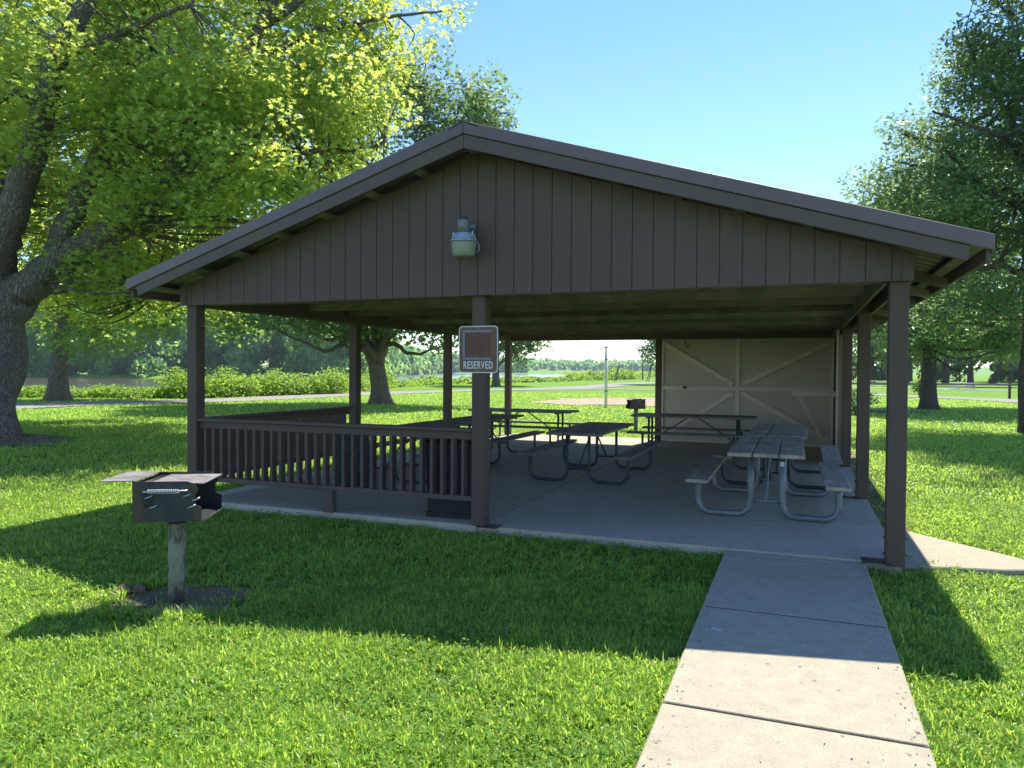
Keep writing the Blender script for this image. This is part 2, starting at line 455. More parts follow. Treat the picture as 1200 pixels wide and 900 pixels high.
def build_terrain():
    rs = [0.0]; r = 1.5
    while r < 4200:
        rs.append(r); r *= 1.045 if r > 30 else 1.09
    rs = np.array(rs[1:])
    na = 420
    # finer ahead
    base = np.linspace(-180, 180, na, endpoint=False)
    A = np.radians(base) - YAW
    X = CAM[0] + rs[:, None]*np.sin(A)[None]; Y = CAM[1] + rs[:, None]*np.cos(A)[None]
    Z = terrain(X, Y)
    V = [(CAM[0], CAM[1], GZ)] + list(zip(X.ravel(), Y.ravel(), Z.ravel()))
    F = []
    for k in range(na): F.append((0, 1+(k+1) % na, 1+k))
    for i in range(len(rs)-1):
        for k in range(na):
            k2 = (k+1) % na
            F.append((1+i*na+k, 1+i*na+k2, 1+(i+1)*na+k2, 1+(i+1)*na+k))
    mb = MB(); mb.v = V; mb.f = F; mb.sm = [True]*len(F)
    o = mb.build('ground', M['ground'])
    tag(o, kind='structure')
build_terrain()

# river
wb = MB()
wb.add([(CAM[0]-1600, CAM[1]-200, -2.0), (CAM[0]+900, CAM[1]-200, -2.0), (CAM[0]+900, CAM[1]+1600, -2.0), (CAM[0]-1600, CAM[1]+1600, -2.0)], [(0, 1, 2, 3)])
tag(wb.build('river_water', M['water'], fix=False), kind='structure')

def ribbon(name, pts, width, mat, z, jitter=0.0, sub=6):
    P = [Vector((p[0], p[1], 0)) for p in pts]
    fine = []
    for i in range(len(P)-1):
        p0 = P[max(i-1, 0)]; p1 = P[i]; p2 = P[i+1]; p3 = P[min(i+2, len(P)-1)]
        for k in range(sub):
            t = k/sub
            fine.append(0.5*((2*p1)+(p2-p0)*t+(2*p0-5*p1+4*p2-p3)*t*t+(3*p1-p0-3*p2+p3)*t**3))
    fine.append(P[-1])
    mb = MB(); vs_ = []
    for i, p in enumerate(fine):
        d = (fine[min(i+1, len(fine)-1)]-fine[max(i-1, 0)]).normalized()
        n = Vector((-d.y, d.x, 0))
        wl = width/2*(1+jitter*(random.random()-0.5)); wr = width/2*(1+jitter*(random.random()-0.5))
        for q in (p+n*wl, p, p-n*wr):
            vs_.append((q.x, q.y, float(terrain(np.array(q.x), np.array(q.y)))+z))
    fs = []
    for i in range(len(fine)-1):
        for k in range(2):
            a = i*3+k; fs.append((a, a+3, a+4, a+1))
    mb.add(vs_, fs, True)
    o = mb.build(name, mat); tag(o, kind='structure'); return o, fine

road_px = [(-260, 492), (-60, 481), (100, 474), (240, 470), (440, 461.5), (560, 457.8), (690, 456), (820, 458), (980, 461.5), (1100, 466), (1200, 471), (1330, 480)]
road_pts = [gnd(u, v)[:2] for u, v in road_px]
ribbon('park_road', road_pts, 4.2, M['road'], 0.03, 0.12)
ribbon('side_road', [gnd(u, v)[:2] for u, v in [(640, 456.3), (700, 453), (760, 448.8), (860, 446.5), (1000, 448)]], 5, M['road'], 0.026, 0.1)
ribbon('far_road', [gnd(u, v)[:2] for u, v in [(900, 452), (1000, 454), (1075, 455.4), (1140, 457.3), (1260, 460)]], 5, M['road'], 0.03, 0.1)

def blob(name, c, rx, ry, mat, z, rot=0, n=40, rough=0.25, seed=0):
    r_ = random.Random(seed); ph = [r_.uniform(0, 6.28) for _ in range(5)]
    mb = MB(); vs_ = [(c[0], c[1], z)]
    for ring in (0.5, 1.0):
        for k in range(n):
            a = 2*math.pi*k/n
            f = ring*(1+rough*(0.5*math.sin(2*a+ph[0])+0.4*math.sin(3*a+ph[1])+0.3*math.sin(5*a+ph[2])+0.25*math.sin(9*a+ph[3])+0.2*math.sin(14*a+ph[4])))
            x = rx*f*math.cos(a); y = ry*f*math.sin(a)
            vs_.append((c[0]+x*math.cos(rot)-y*math.sin(rot), c[1]+x*math.sin(rot)+y*math.cos(rot), z))
    fs = [(0, 1+k, 1+(k+1) % n) for k in range(n)] + [(1+k, 1+n+k, 1+n+(k+1) % n, 1+(k+1) % n) for k in range(n)]
    mb.add(vs_, fs); o = mb.build(name, mat); tag(o, kind='structure'); return o

sandc = gnd(745, 471)
blob('sand_patch', sandc, 5.0, 6.5, M['sand'], GZ+0.024, 0.35, seed=3)
blob('soil_patch', (2.42, -3.22, 0), 0.30, 0.16, M['mulch'], GZ+0.010, 0.5, seed=15)
blob('soil_patch', (2.82, -2.95, 0), 0.54, 0.42, M['soil'], GZ+0.006, 0.2, rough=0.3, seed=5)
T1 = np.array([-11.55, 4.75, 0.0])
blob('root_soil', (T1[0]+0.6, T1[1]-0.2, 0), 2.0, 1.5, M['mulch'], GZ+0.026, 0.2, seed=9)
sp = gnd(1026, 482)
blob('bare_soil', sp, 2.0, 1.1, M['mulch'], GZ+0.026, 0.1, seed=12)
# drip line along the right edge of the slab
dl = MB(); dl.add([(7.9, 0.1, GZ+0.012), (8.33, 0.15, GZ+0.012), (8.30, 1.9, GZ+0.012), (8.16, 4, GZ+0.012), (8.2, 10.5, GZ+0.012), (7.9, 10.5, GZ+0.012)], [(0, 1, 2, 3, 4, 5)])
tag(dl.build('drip_strip', M['soil']), kind='structure')

# ---- slab (four pours with joints), sidewalk flags, side apron
jt = 0.006
slab = MB()
xs = [-0.22, 3.9, 7.93]; ys = [-0.02, 3.5, 7.1, 11.1]
for i in range(2):
    for j in range(3):
        slab.bb(xs[i]+(jt if i else 0), xs[i+1]-(0 if i else jt), ys[j]+(jt if j else 0), ys[j+1]-(jt if j < 2 else 0), -0.3, 0.0)
tag(slab.build('concrete_slab', M['slab'], bevel=0.006), kind='structure')
jf = MB(); jf.bb(-0.15, 7.85, 0.05, 11.0, -0.28, -0.005); jf.bb(6.47, 7.62, -8.3, -0.05, -0.28, -0.0165)
tag(jf.build('joint_filler', M['joint']), kind='structure')
walk = MB()
yj = [-0.03, -0.20, -1.81, -3.46, -5.1, -6.75, -8.4]
for a, b in zip(yj[:-1], yj[1:]):
    walk.bb(6.45, 7.64, b+0.0095, a-0.0095, -0.3, -0.012)

tag(walk.build('sidewalk', M['walk'], bevel=0.008), kind='structure')
ap = MB(); ap.prism([(7.94, 0.12), (8.35, 0.22), (8.75, 0.30), (9.02, 0.42), (9.12, 0.62), (8.98, 0.86), (8.72, 1.16), (8.4, 1.5), (8.15, 1.78), (7.94, 1.85)], 'z', -0.3, -0.045)
tag(ap.build('apron', M['walk'], bevel=0.01), kind='structure')

# ================================================================== LAWN BLADES
def in_view(P, margin=60):
    d = P-CAM
    z = d@_F; z = np.where(z < 0.3, 0.3, z)
    u = 600+FPX*(d@_R)/z; v = 450-FPX*(d@_U)/z
    return (u > -margin) & (u < 1200+margin) & (v < 900+margin*1.6) & ((d@_F) > 0.5)

def hard_zone(x, y):
    """no grass here"""
    h = (x > -0.22) & (x < 7.93) & (y > -0.02) & (y < 11.1)
    h |= (x > 6.46) & (x < 7.63) & (y < 0)
    # apron
    ax = (x-8.45)/0.66; ay = (y-0.92-(8.45-x)*0.55)/0.68
    h |= (x > 7.9) & (ax*ax+ay*ay < 1.0) & (y > 0.1)
    return h

def ell(x, y, c, rx, ry, rot=0):
    dx = x-c[0]; dy = y-c[1]
    a = dx*math.cos(rot)+dy*math.sin(rot); b = -dx*math.sin(rot)+dy*math.cos(rot)
    return np.sqrt((a/rx)**2+(b/ry)**2)

def vnoise(x, y, s, seed):
    r_ = np.random.default_rng(seed); T = r_.random((64, 64))
    X = x*s; Y = y*s
    xi = np.floor(X).astype(int); yi = np.floor(Y).astype(int); fx = X-xi; fy = Y-yi
    fx = fx*fx*(3-2*fx); fy = fy*fy*(3-2*fy)
    g = lambda a, b: T[a % 64, b % 64]
    return (g(xi, yi)*(1-fx)+g(xi+1, yi)*fx)*(1-fy)+(g(xi, yi+1)*(1-fx)+g(xi+1, yi+1)*fx)*fy

def road_dist(x, y):
    d = np.full(x.shape, 1e9)
    for (ax, ay), (bx, by) in zip(road_pts[:-1], road_pts[1:]):
        vx, vy = bx-ax, by-ay; L = vx*vx+vy*vy
        t = np.clip(((x-ax)*vx+(y-ay)*vy)/L, 0, 1)
        d = np.minimum(d, np.hypot(x-ax-t*vx, y-ay-t*vy))
    return d

def blades(n_try, r0, r1, width, hmin, hmax, seed):
    g = np.random.default_rng(seed)
    ang = g.uniform(-37.5, 37.5, n_try); u_ = g.random(n_try)
    r = np.sqrt(r0*r0+(r1*r1-r0*r0)*u_)
    A = np.radians(ang)-YAW
    x = CAM[0]+r*np.sin(A); y = CAM[1]+r*np.cos(A)
    P = np.stack([x, y, np.full_like(x, GZ)], 1)
    k = in_view(P) & ~hard_zone(x, y)
    cl = vnoise(x, y, 3.0, 1)*0.55+vnoise(x, y, 9.0, 2)*0.45
    dens = 0.25+1.25*cl
    e = ell(x, y, (2.82, -2.95), 0.54, 0.42, 0.2); e = e+0.55*(vnoise(x, y, 6.0, 31)-0.5)+0.3*(vnoise(x, y, 15.0, 32)-0.5); dens = np.where(e < 0.95, 0.03, dens)
    e = ell(x, y, T1+np.array([0.6, -0.2, 0]), 2.0, 1.5, 0.2); dens = np.where(e < 1.05, 0.08, dens)
    e = ell(x, y, sandc, 5.0, 6.5, 0.35); dens = np.where(e < 1.05, 0.05, dens)
    e = ell(x, y, sp, 2.0, 1.1, 0.1); dens = np.where(e < 1.0, 0.15, dens)
    dens = np.where((x > 7.9) & (x < 8.22) & (y > 1.5) & (y < 10.5), 0.06, dens)
    dens = np.where(road_dist(x, y) < 2.15, 0, dens)
    k &= g.random(n_try) < dens
    x = x[k]; y = y[k]; n = len(x); cl = cl[k]
    L = g.uniform(hmin, hmax, n)*(0.6+0.9*cl)
    # longer tufts along hard edges and round the grill post
    edge = np.exp(-np.abs(x-6.4)/0.10)*(y < 0) + np.exp(-np.abs(x-7.70)/0.10)*(y < 0) + np.exp(-np.hypot(x-2.45, y+3.55)/0.45)*0.9 + np.exp(-np.abs(ell(x, y, (2.82, -2.95), 0.58, 0.46, 0.2)-1.05)/0.15)*0.6
    L *= 1+0.55*np.clip(edge, 0, 1)*g.random(n)
    rare = g.random(n) < 0.012; L[rare] *= 1.6
    az_ = g.uniform(0, 2*np.pi, n)
    lean = np.abs(g.normal(0.85, 0.4, n))
    W = width*g.uniform(0.6, 1.35, n)
    # direction of lean
    D = np.stack([np.cos(az_), np.sin(az_), np.zeros(n)], 1)
    S = np.stack([-np.sin(az_), np.cos(az_), np.zeros(n)], 1)
    tw = g.normal(0, 0.5, n)
    S = S*np.cos(tw)[:, None]+D*np.sin(tw)[:, None]
    B = np.stack([x, y, terrain(x, y)-0.004], 1)
    Z = np.array([0, 0, 1.0])
    m_ = B + (D*np.sin(lean*0.6)[:, None]+Z*np.cos(lean*0.6)[:, None])*(L*0.5)[:, None]
    t_ = m_ + (D*np.sin(np.minimum(lean*1.7, 1.9))[:, None]+Z*np.cos(np.minimum(lean*1.7, 1.9))[:, None])*(L*0.5)[:, None]
    w2 = (S*(W/2)[:, None])
    V = np.zeros((n, 6, 3))
    V[:, 0] = B-w2*0.7; V[:, 1] = B+w2*0.7; V[:, 2] = m_+w2; V[:, 3] = t_+w2*0.05; V[:, 4] = t_-w2*0.05; V[:, 5] = m_-w2
    return V

def blade_mesh(name, V, mat):
    """two quads per blade sharing the middle edge: one island each"""
    n = len(V)
    me = bpy.data.meshes.new(name)
    me.vertices.add(n*6); me.vertices.foreach_set('co', V.reshape(-1).astype(np.float32))
    base = (np.arange(n)*6)[:, None]
    idx = np.concatenate([base+np.array([[0, 1, 2, 5]]), base+np.array([[5, 2, 3, 4]])], 1).astype(np.int32).reshape(-1)
    me.loops.add(n*8); me.loops.foreach_set('vertex_index', idx)
    me.polygons.add(n*2); me.polygons.foreach_set('loop_start', np.arange(0, n*8, 4, dtype=np.int32))
    me.materials.append(mat); me.update(calc_edges=True)
    o = bpy.data.objects.new(name, me); col.objects.link(o); return o

def tufts(nt_, seed):
    g = np.random.default_rng(seed)
    ang = g.uniform(-37.5, 37.5, nt_); r = np.sqrt(2.4**2+(11**2-2.4**2)*g.random(nt_)**1.4)
    A = np.radians(ang)-YAW; x = CAM[0]+r*np.sin(A); y = CAM[1]+r*np.cos(A)
    k = in_view(np.stack([x, y, np.full_like(x, GZ)], 1)) & ~hard_zone(x, y) & (vnoise(x, y, 1.1, 21) > 0.36) & (ell(x, y, (2.82, -2.95), 0.54, 0.42, 0.2) > 0.95)
    x = x[k]; y = y[k]
    # a ring of long tufts round the bare soil by the grill post
    th = g.uniform(2.3, 5.6, 46); x = np.r_[x, 2.82+0.58*np.cos(th)+g.normal(0, 0.05, 46)]; y = np.r_[y, -2.95+0.46*np.sin(th)+g.normal(0, 0.05, 46)]
    big = np.r_[g.uniform(0.75, 1.35, len(x)-46), g.uniform(1.2, 1.9, 46)]
    m = 15; n = len(x)*m; bx = np.repeat(x, m); by = np.repeat(y, m); bs = np.repeat(big, m)
    az_ = g.uniform(0, 2*np.pi, n); D = np.stack([np.cos(az_), np.sin(az_), np.zeros(n)], 1)
    Sd = np.stack([-np.sin(az_), np.cos(az_), np.zeros(n)], 1); Z = np.array([0, 0, 1.0])
    L = g.uniform(0.045, 0.085, n)*bs; W = g.uniform(0.008, 0.014, n)
    B = np.stack([bx, by, np.full(n, GZ-0.004)], 1)+D*g.uniform(0, 0.018, n)[:, None]
    l1 = g.uniform(0.15, 0.6, n); l2 = l1+g.uniform(0.4, 1.2, n)
    m_ = B+(D*np.sin(l1)[:, None]+Z*np.cos(l1)[:, None])*(L*0.55)[:, None]
    t_ = m_+(D*np.sin(l2)[:, None]+Z*np.cos(l2)[:, None])*(L*0.5)[:, None]
    w2 = Sd*(W/2)[:, None]; V = np.zeros((n, 6, 3))
    V[:, 0] = B-w2*0.7; V[:, 1] = B+w2*0.7; V[:, 2] = m_+w2; V[:, 3] = t_+w2*0.05; V[:, 4] = t_-w2*0.05; V[:, 5] = m_-w2
    return V
parts_ = [tufts(2300, 15), blades(260000, 2.4, 6.0, 0.0088, 0.03, 0.07, 11),
          blades(300000, 5.6, 12.0, 0.0105, 0.03, 0.07, 12),
          blades(210000, 11.5, 26.0, 0.017, 0.05, 0.10, 13),
          blades(130000, 25.0, 60.0, 0.035, 0.05, 0.11, 14)]
gr = blade_mesh('lawn_grass', np.concatenate(parts_, 0), M['grass'])
tag(gr, 'dense green lawn grass with long loose blades around the pavilion', 'grass', kind='stuff')
del parts_

# broad clover-like leaves scattered low in the lawn
def clover():
    g = np.random.default_rng(5); n = 60000
    ang = g.uniform(-37.5, 37.5, n); r = np.sqrt(2.4**2+(13**2-2.4**2)*g.random(n)**1.3)
    A = np.radians(ang)-YAW; x = CAM[0]+r*np.sin(A); y = CAM[1]+r*np.cos(A)
    patch = vnoise(x, y, 1.4, 8)
    k = in_view(np.stack([x, y, np.full_like(x, GZ)], 1)) & ~hard_zone(x, y) & (patch > 0.52) & (ell(x, y, (2.82, -2.95), 0.54, 0.42, 0.2) > 1)
    x = x[k]; y = y[k]; n = len(x)
    s = g.uniform(0.007, 0.015, n); c = np.stack([x, y, GZ+g.uniform(0.02, 0.07, n)], 1)
    nrm = g.normal(0, 0.35, (n, 3)); nrm[:, 2] = 1; nrm /= np.linalg.norm(nrm, axis=1)[:, None]
    a = np.cross(nrm, g.normal(0, 1, (n, 3))); a /= np.linalg.norm(a, axis=1)[:, None]; b = np.cross(nrm, a)
    sh = np.array([(0, -1), (0.8, -0.5), (0.9, 0.4), (0, 1), (-0.9, 0.4), (-0.8, -0.5)])
    V = c[:, None]+s[:, None, None]*(sh[None, :, :1]*a[:, None]+sh[None, :, 1:]*b[:, None])
    o = np_mesh('clover', V, 6, M['cloverleaf'])
    tag(o, 'low patches of round leaved clover among the lawn grass', 'clover', kind='stuff')
clover()

# ================================================================== TREES
LEAF_MAPLE = np.array([(0, -0.5), (0.16, -0.28), (0.50, -0.30), (0.30, -0.02), (0.48, 0.22), (0.16, 0.16), (0, 0.55), (-0.16, 0.16), (-0.48, 0.22), (-0.30, -0.02), (-0.50, -0.30), (-0.16, -0.28)])
LEAF_OVAL = np.array([(0, -0.55), (0.26, -0.2), (0.24, 0.2), (0, 0.55), (-0.24, 0.2), (-0.26, -0.2)])
LEAF_OAK = np.array([(0, -0.55), (0.24, -0.25), (0.14, -0.05), (0.28, 0.15), (0, 0.55), (-0.28, 0.15), (-0.14, -0.05), (-0.24, -0.25)])

def leaves(name, C, S, shape, mat, g, up=0.5, parent=None, out_dir=None):
    n = len(C)
    nrm = g.normal(0, 1, (n, 3)); nrm[:, 2] = np.abs(nrm[:, 2])+up
    if out_dir is not None: nrm = g.normal(0, 0.45, (n, 3))+out_dir
    nrm = nrm*1.0; nrm /= np.linalg.norm(nrm, axis=1)[:, None]
    a = np.cross(nrm, g.normal(0, 1, (n, 3))); a /= np.linalg.norm(a, axis=1)[:, None]; b = np.cross(nrm, a)
    fold = -0.35*np.abs(shape[:, 0]) - 0.10*np.abs(shape[:, 1])
    V = C[:, None] + S[:, None, None]*(shape[None, :, :1]*a[:, None]+shape[None, :, 1:]*b[:, None]+fold[None, :, None]*nrm[:, None])
    return np_mesh(name, V, len(shape), mat, parent)

def cat_curve(pts, sub=5):
    P = [Vector(p) for p in pts]; out = []
    for i in range(len(P)-1):
        p0 = P[max(i-1, 0)]; p1 = P[i]; p2 = P[i+1]; p3 = P[min(i+2, len(P)-1)]
        for k in range(sub):
            t = k/sub
            out.append(0.5*((2*p1)+(p2-p0)*t+(2*p0-5*p1+4*p2-p3)*t*t+(3*p1-p0-3*p2+p3)*t**3))
    out.append(P[-1]); return out

def limb(mb, pts, r0, r1, n=9, sub=5, wob=0.06, g=None, power=0.8):
    c = cat_curve(pts, sub)
    m = len(c)
    c = [p+Vector((random.uniform(-1, 1), random.uniform(-1, 1), random.uniform(-1, 1)))*wob*min(1, i/3) for i, p in enumerate(c)]
    rad = [r0+(r1-r0)*(i/(m-1))**power for i in range(m)]
    ph = random.uniform(0, 6)
    mb.tube(c, rad, n, rfun=lambda i, a, p: 1+0.07*math.sin(3*a+ph+i*0.4)+0.05*math.sin(7*a+p.z*2))
    return c, rad

def trunk(mb, pts, r0, r1, flare=0.7, n=26, sub=8):
    c = cat_curve(pts, sub); m = len(c)
    z0 = c[0].z; ph = random.uniform(0, 6)
    rad = [r0+(r1-r0)*(i/(m-1)) for i in range(m)]
    def rf(i, a, p):
        h = max(0, p.z-z0)
        fl = flare*math.exp(-h/(r0*0.9))
        lobes = 0.5+0.5*math.sin(5*a+ph)+0.35*math.sin(8*a+ph*2)
        return 1+fl*(0.45+0.75*lobes*0.6)+0.035*math.sin(11*a+p.z*0.8)+0.03*math.sin(17*a+p.z*1.7+ph)
    mb.tube(c, rad, n, rfun=rf)
    return c, rad

def crown_points(ells, nclus, g, shell=0.5):
    vol = np.array([e[1][0]*e[1][1]*e[1][2]*(e[2] if len(e) > 2 else 1) for e in ells]); vol = vol/vol.sum()
    out = []
    for (c, r, *_), f in zip(ells, vol):
        n = max(3, int(nclus*f))
        d = g.normal(0, 1, (n, 3)); d /= np.linalg.norm(d, axis=1)[:, None]
        rr = (shell+(1-shell)*g.random(n)**0.6)*(0.85+0.25*g.random(n))
        out.append(np.array(c)+d*rr[:, None]*np.array(r))
    return np.concatenate(out, 0)

def make_tree(name, base, label, cat='tree', group=None, trunk_pts=None, r0=0.45, r1=0.3, limbs=None, ells=None, nclus=200, leaves_per=80,
              cl_r=0.8, leaf=0.16, shape=LEAF_OVAL, mat='cotton', barkm='bark', seed=1, auto_limbs=0, flare=0.7, shell=0.45, twigs=True, flat=0.65, wobz=0.0, up=0.5):
    g = np.random.default_rng(seed); random.seed(seed)
    root = empty(name, tuple(base)); tag(root, label, cat, group)
    B = Vector(base)
    mb = MB()
    tp = [Vector(p)-B for p in trunk_pts]
    tc, tr = trunk(mb, tp, r0, r1, flare)
    cand = [(p, r) for p, r in list(zip(tc, tr))[len(tc)//2:]]
    for pts, a, b in (limbs or []):
        c, rad = limb(mb, [Vector(p)-B for p in pts], a, b)
        cand += list(zip(c, rad))[2:]
    E = [(np.array(e[0])-np.array(base), *e[1:]) for e in ells]
    CP = crown_points(E, nclus, g, shell)
    if auto_limbs:
        top = tc[-1]
        tgt = crown_points(E, auto_limbs*3, g, 0.55)
        g.shuffle(tgt)
        for k, t in enumerate(tgt[:auto_limbs]):
            s_i = int(len(tc)*(0.55+0.43*(k/auto_limbs)))
            s = tc[min(s_i, len(tc)-1)]
            t = Vector(t); mid = s.lerp(t, 0.5)+Vector((0, 0, -0.08*(t-s).length+g.normal()*0.1))
            q = s.lerp(t, 0.25)+Vector((0, 0, 0.06*(t-s).length))
            ra = r1*0.62*(0.7+0.4*g.random())
            c, rad = limb(mb, [s, q, mid, t], ra, 0.03)
            cand += list(zip(c, rad))[3:]
    mb.build('trunk', M[barkm], root, fix=False)
    cp = np.array([tuple(p) for p, r in cand])
    if twigs:
        tb = MB()
        extra = []
        for q in CP:
            dd = np.linalg.norm(cp-q, axis=1)+np.maximum(0, cp[:, 2]-q[2])*1.2
            i = int(np.argmin(dd)); s = Vector(cp[i]); e = Vector(q)
            L = (e-s).length
            if L < 0.15: continue
            m1 = s.lerp(e, 0.5)+Vector((g.normal()*0.08*L, g.normal()*0.08*L, (-0.02+g.normal()*0.06)*L))
            rr = min(cand[i][1]*0.7, 0.012+0.012*L)
            tb.tube(cat_curve([s, m1, e], 3), [rr, rr*0.85, rr*0.7, rr*0.6, rr*0.5, rr*0.4, rr*0.25], 5, caps=False)
        if tb.v: tag(tb.build('branches', M[barkm], root, fix=False), kind='stuff')
    # leaves: each cluster is a flattened spray, with size variation
    cs = cl_r*(0.6+0.8*g.random(len(CP)))
    cnt = np.maximum(4, (leaves_per*(cs/cl_r)**2).astype(int))
    idx = np.repeat(np.arange(len(CP)), cnt); n = len(idx)
    off = g.normal(0, 1, (n, 3)); nn = np.linalg.norm(off, axis=1)[:, None]
    off = off/nn*np.minimum(nn, 1.9)*0.62
    off[:, 2] *= flat
    C = CP[idx]+off*cs[idx][:, None]
    C[:, 2] -= wobz*g.random(n)**2
    S = leaf*(0.65+0.7*g.random(n))
    leaves('crown', C, S, shape, M[mat], g, up, root)
    return root

# --- big maple at left
d1 = 18.6
b1 = (T1[0], T1[1], GZ-0.05)
A_ = lambda u, v, t=d1: at(u, v, t)
tp = [b1, (T1[0]+0.05, T1[1], 0.9), A_(-3, 420), A_(-8, 360), A_(-12, 310)]
limbs1 = [([A_(-14, 345), A_(2, 290, 18.3), A_(16, 245, 18.0), A_(33, 190, 17.7), A_(50, 130, 17.4), A_(68, 68, 17.1), A_(100, 0, 16.8), A_(130, -90, 16.6), A_(150, -200, 16.5)], 0.46, 0.12),
          ([A_(-8, 385), A_(22, 348), A_(58, 316), A_(102, 287), A_(147, 262), A_(192, 214), A_(222, 160), A_(266, 90), A_(306, 32), A_(335, -60), A_(370, -150)], 0.56, 0.08),
          ([A_(62, 315), A_(80, 262), A_(100, 215), A_(125, 160, 19), A_(150, 110, 19.2), A_(180, 30, 19.5), A_(200, -90, 19.6)], 0.34, 0.07),
          ([A_(-20, 330), A_(-40, 230, 19.5), A_(-70, 100, 20), A_(-120, -80, 20.5), A_(-160, -220, 21)], 0.5, 0.12),
          ([A_(195, 213), A_(255, 200, 19), A_(305, 187, 19.3), A_(335, 178, 19.5), A_(370, 178, 19.8), A_(410, 176, 20), A_(450, 168, 20.3)], 0.2, 0.04),
          ([A_(266, 90), A_(320, 60, 19), A_(380, 35, 19.3), A_(450, 20, 19.6), A_(520, 12, 20)], 0.17, 0.02),
          ([A_(306, 32), A_(370, -10, 18.5), A_(440, -40, 18.6), A_(520, -50, 18.8)], 0.14, 0.03),
          ([A_(222, 160), A_(270, 130, 20.5), A_(340, 110, 21.5), A_(420, 100, 22.5)], 0.16, 0.03),
          ([A_(50, 130, 17.4), A_(20, 110, 17.0), A_(-10, 120, 16.5), A_(-60, 100, 16)], 0.10, 0.03),
          ([A_(58, 316), A_(100, 330, 20), A_(150, 338, 21.5), A_(210, 345, 23), A_(280, 350, 24)], 0.15, 0.03),
          ([A_(68, 68, 17.1), A_(110, 50, 16.4), A_(170, 30, 15.8), A_(230, 0, 15.4)], 0.12, 0.03)]
ells1 = [(A_(60, 90, 20.5), (5.2, 3.2, 4.2), 0.9), (A_(250, 90, 20.5), (4.2, 3.2, 3.9), 1.1), (A_(390, 75, 21), (2.7, 2.4, 2.9), 1.6), (A_(150, 210, 22), (4.5, 3.5, 2.6), 1.1),
         (A_(330, 190, 22), (3.4, 3.0, 2.1), 1.5), (A_(200, 310, 24), (4.6, 4.0, 1.7), 1.0), (A_(60, 300, 24), (4, 3.5, 2.2), 0.8), (A_(330, -120, 20), (4.8, 4.5, 3.2), 0.3), (A_(100, -150, 19.5), (6.0, 5.5, 4.2), 0.22),
         (A_(-150, 0, 19.5), (5, 5.5, 5), 0.4), (A_(215, 170, 16.6), (3.0, 1.0, 2.4), 2.2), (A_(110, 140, 16.0), (2.4, 0.9, 2.2), 1.2), (A_(260, 60, 17.0), (2.6, 0.9, 2.0), 1.8), (A_(380, 120, 18.5), (2.2, 0.9, 1.8), 2.0), (A_(150, 318, 18), (2.6, 1.2, 0.8), 2.2), (A_(300, 240, 17.5), (2.6, 1.2, 1.2), 2.0), (A_(20, 40, 15.5), (2.4, 1.0, 1.6), 1.0), (A_(505, 10, 20), (0.9, 0.9, 0.45), 2.5)]
make_tree('maple_tree', b1, 'huge spreading maple with thick forked trunk leaning over the left lawn', 'tree', None, tp, 0.74, 0.55, limbs1, ells1,
          nclus=1500, leaves_per=82, cl_r=0.58, leaf=0.14, shape=LEAF_MAPLE, mat='maple', seed=21, flare=0.55, shell=0.25, up=0.9)

# --- second tree behind (left, on the river side of the road)
p2 = gnd(68, 470)
t2 = 39.3
make_tree('broad_tree', (p2[0], p2[1], GZ-0.05), 'straight grey trunked tree with flared base between the park road and the river', 'tree', None,
          [(p2[0], p2[1], GZ-0.05), at(69, 430, t2), at(72, 390, t2), at(74, 350, t2), at(76, 300, t2)], 0.46, 0.34, None,
          [(at(85, 270, 40), (6.5, 5.5, 3.6)), (at(60, 150, 40), (7, 6, 5.0)), (at(150, 350, 41), (4.5, 4, 1.6)), (at(30, 365, 40), (2.6, 3, 1.0)), (at(200, 300, 42), (5, 4, 3)), (at(250, 340, 43), (4, 4, 1.9)), (at(150, 388, 38), (3.4, 2.5, 0.9), 2.0), (at(95, 402, 37), (1.5, 1.5, 0.6), 2.5), (at(235, 372, 39), (3.6, 2.5, 0.7), 2.0)],
          nclus=480, leaves_per=75, cl_r=0.9, leaf=0.24, shape=LEAF_MAPLE, mat='cotton', seed=5, auto_limbs=14, flare=0.95)

# --- third tree seen through the pavilion
p3 = gnd(446, 474); t3 = 37.8
L3 = [([at(440, 425, t3), at(432, 408, t3), at(426, 385, t3), at(418, 350, t3-0.5), at(410, 300, t3-1)], 0.34, 0.15),
      ([at(443, 425, t3), at(450, 400, t3), at(462, 375, t3), at(478, 330, t3), at(490, 270, t3)], 0.34, 0.14),
      ([at(434, 412, t3), at(415, 396, t3-1), at(392, 384, t3-2), at(370, 372, t3-3)], 0.13, 0.04),
      ([at(452, 402, t3), at(462, 392, t3-1), at(476, 385, t3-2), at(500, 380, t3-3)], 0.09, 0.03)]
make_tree('shade_tree', (p3[0], p3[1], GZ-0.05), 'thick dark trunked tree with low drooping limbs standing beyond the left railing', 'tree', None,
          [(p3[0], p3[1], GZ-0.05), at(445, 455, t3), at(442, 435, t3), at(440, 420, t3), at(438, 410, t3)], 0.43, 0.40, L3,
          [(at(455, 170, 38), (4.2, 4, 4.4)), (at(540, 150, 39.5), (2.6, 3, 2.6), 1.6), (at(578, 130, 40), (1.3, 1.5, 2.0), 2.5), (at(505, 100, 39), (1.6, 2, 2.1), 1.5), (at(430, 320, 37), (6, 5, 3.2)), (at(530, 300, 38), (4, 4, 3.4)),
           (at(300, 372, 34), (3.4, 2.5, 0.7), 1.6), (at(500, 380, 35), (1.5, 2, 0.6), 3), (at(520, 400, 36), (0.9, 1.2, 0.5), 3.5), (at(400, 378, 35), (1.5, 2, 0.55), 2), (at(360, 300, 37), (4.5, 4, 3.6))],
          nclus=540, leaves_per=75, cl_r=0.8, leaf=0.22, shape=LEAF_MAPLE, mat='oak', seed=8, auto_limbs=16, flare=1.1, flat=0.8)

